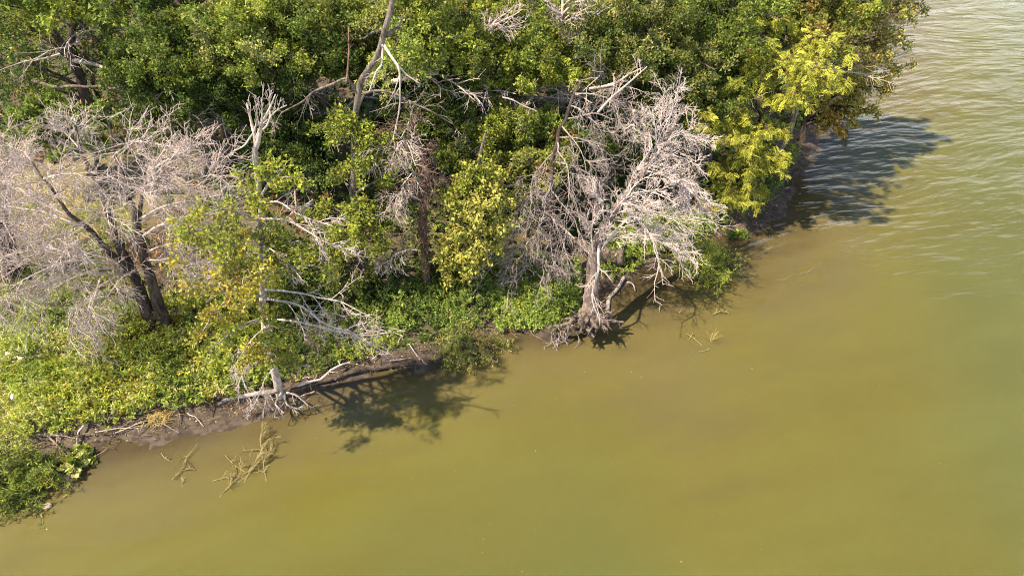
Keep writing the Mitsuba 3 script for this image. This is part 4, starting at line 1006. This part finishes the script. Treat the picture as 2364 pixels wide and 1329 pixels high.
sunken('drowned_branch', 'single tiny upright twig in the shadowed water right of the roots', [[(1522, 722, .0), (1526, 700, .15)], [(1568, 722, .0), (1572, 715, .1)]], 124, [(3, .3, 40, 0, 0)], .010, 'dead_twig_grey')

# small broken twigs and leaf scraps washed up along the mud
rng = np.random.default_rng(128)
q = rng.uniform([-13, 8], [9, 20], (14000, 2))
sd = shore_distance(q[:, 0], q[:, 1])
q = q[(sd > -.08) & (sd < 1.1) & (rng.random(len(q)) < .9)][:1500]
z = np.maximum(ground_z(q[:, 0], q[:, 1]), 0) + .012
a = np.arctan2(.12, .5) + rng.normal(size=len(q)) * .8
d = np.stack([np.cos(a), np.sin(a), rng.normal(size=len(q)) * .12], 1)
tw, tr_ = grow(np.stack([q[:, 0], q[:, 1], z], 1), d, rng.uniform(.06, .42, len(q)) , rng.uniform(.003, .009, len(q)), rng, 3, .15, 0, .003)
key = numbered('shore_litter')
scene[key] = mikit.ply(tubes(tw, tr_, 4), 'stick_wood', smooth=True)
labels[key] = {'label': 'small broken twigs washed up along the muddy waterline', 'category': 'litter', 'kind': 'stuff'}
m = Mesh()
foliage(m, tw[:900], 2, rng, .055, tint(rng, 900, [RUST * 1.2, STRAW * .7, OLIVE], [3, 2, 1]), .3, .06, 1.6)
m.v = [np.stack([v[:, 0], v[:, 1], np.maximum(v[:, 2], ground_z(v[:, 0], v[:, 1]) + .006)], 1) for v in m.v]
mass('leaf_litter', 'brown dead leaf scraps scattered on the muddy waterline', 'litter', m)

# stone, board, bottle and floating specks
rng = np.random.default_rng(130)
import trimesh
s = trimesh.creation.icosphere(subdivisions=3, radius=.085)
s.vertices *= [1.25, .95, .55]
s.vertices *= (1 + .25 * (meshkit.fbm(s.vertices * 9, 3, 4) - .5))[:, None]
s.apply_translation(at(109, 1167, .02))
scene['stone'] = mikit.ply(s, 'stone_skin', smooth=True)
labels['stone'] = {'label': 'small tan stone breaking the water beside the corner willow bush', 'category': 'stone'}


def slab(ext, loc, rot, bevel=.006):
    b_ = trimesh.creation.box(ext)
    b_ = b_.subdivide().subdivide()
    b_.vertices += (meshkit.noise(b_.vertices * 14, 3) - .5)[:, None] * bevel * 2
    b_.apply_transform(trimesh.transformations.euler_matrix(*rot))
    b_.apply_translation(loc)
    return b_


g = gat(45, 822)
scene['weathered_board'] = mikit.ply(slab([.52, .17, .035], g + [0, 0, .16], (.25, -.15, .35)), 'dead_wood', smooth=False)
labels['weathered_board'] = {'label': 'weathered pale board lying in the weeds near the left edge', 'category': 'board'}
g = gat(46, 832)
scene['white_board'] = mikit.ply(slab([.24, .09, .03], g + [0, 0, .10], (.1, .1, -.2)), 'white_plastic', smooth=False)
labels['white_board'] = {'label': 'short white painted piece of board just below the weathered board', 'category': 'board'}
g = gat(232, 738)
s = trimesh.creation.icosphere(subdivisions=3, radius=.17)
s.vertices *= [1.0, .8, .6]
s.vertices *= (1 + .5 * (meshkit.fbm(s.vertices * 6, 3, 8) - .5))[:, None]
s.apply_translation(g + [0, 0, .12])
matte('limestone', wood((.45, .42, .36), (.68, .65, .58)), .85, .2)
scene['pale_rock'] = mikit.ply(s, 'limestone', smooth=True)
labels['pale_rock'] = {'label': 'pale limestone rock among the weeds left of the dark double trunk', 'category': 'rock'}
k = thing('plastic_bottle', 'small white and blue plastic bottle in the grass by the left edge', 'bottle')
prof = np.array([[0, 0], [.033, 0], [.036, .01], [.036, .13], [.034, .15], [.016, .185], [.014, .20], [0, .20]])
bt = trimesh.creation.revolve(prof, sections=20)
cp = trimesh.creation.revolve(np.array([[0, .2005], [.0165, .2005], [.0165, .225], [0, .225]]), sections=20)
Mx = trimesh.transformations.translation_matrix(gat(40, 925) + [0, 0, .22]) @ trimesh.transformations.euler_matrix(1.3, .5, .4)
for mm, nm, bs in ((bt, 'body', 'white_plastic'), (cp, 'cap', 'blue_cap')):
    mm.apply_transform(Mx)
    part(k, nm, mm, bs, smooth=40)
m = Mesh()
pts = np.stack([rng.uniform(500, 2300, 60), rng.uniform(860, 1320, 60)], 1)
pts = np.vstack([pts, np.stack([rng.uniform(1150, 1750, 24), rng.uniform(760, 960, 24)], 1)])
for p in pts:
    c = at(*p, .004)
    if shore_distance(c[:1], c[1:2])[0] > -.3:
        continue
    a = rng.uniform(0, 6.3); s_ = rng.uniform(.006, .016)
    d, e = np.array([math.cos(a), math.sin(a), 0]) * s_, np.array([-math.sin(a), math.cos(a), .1]) * s_ * rng.uniform(.3, .6)
    m.add(np.array([c - d, c + e, c + d, c - e]), np.array([[0, 2, 1], [0, 3, 2]]), np.repeat(tint(rng, 1, [STRAW * 1.3, GOLD * 1.3, RUST * 1.5], [3, 1, 1]), 4, 0))
mass('floating_debris', 'tiny straw coloured leaf specks floating on the calm water', 'debris', m)
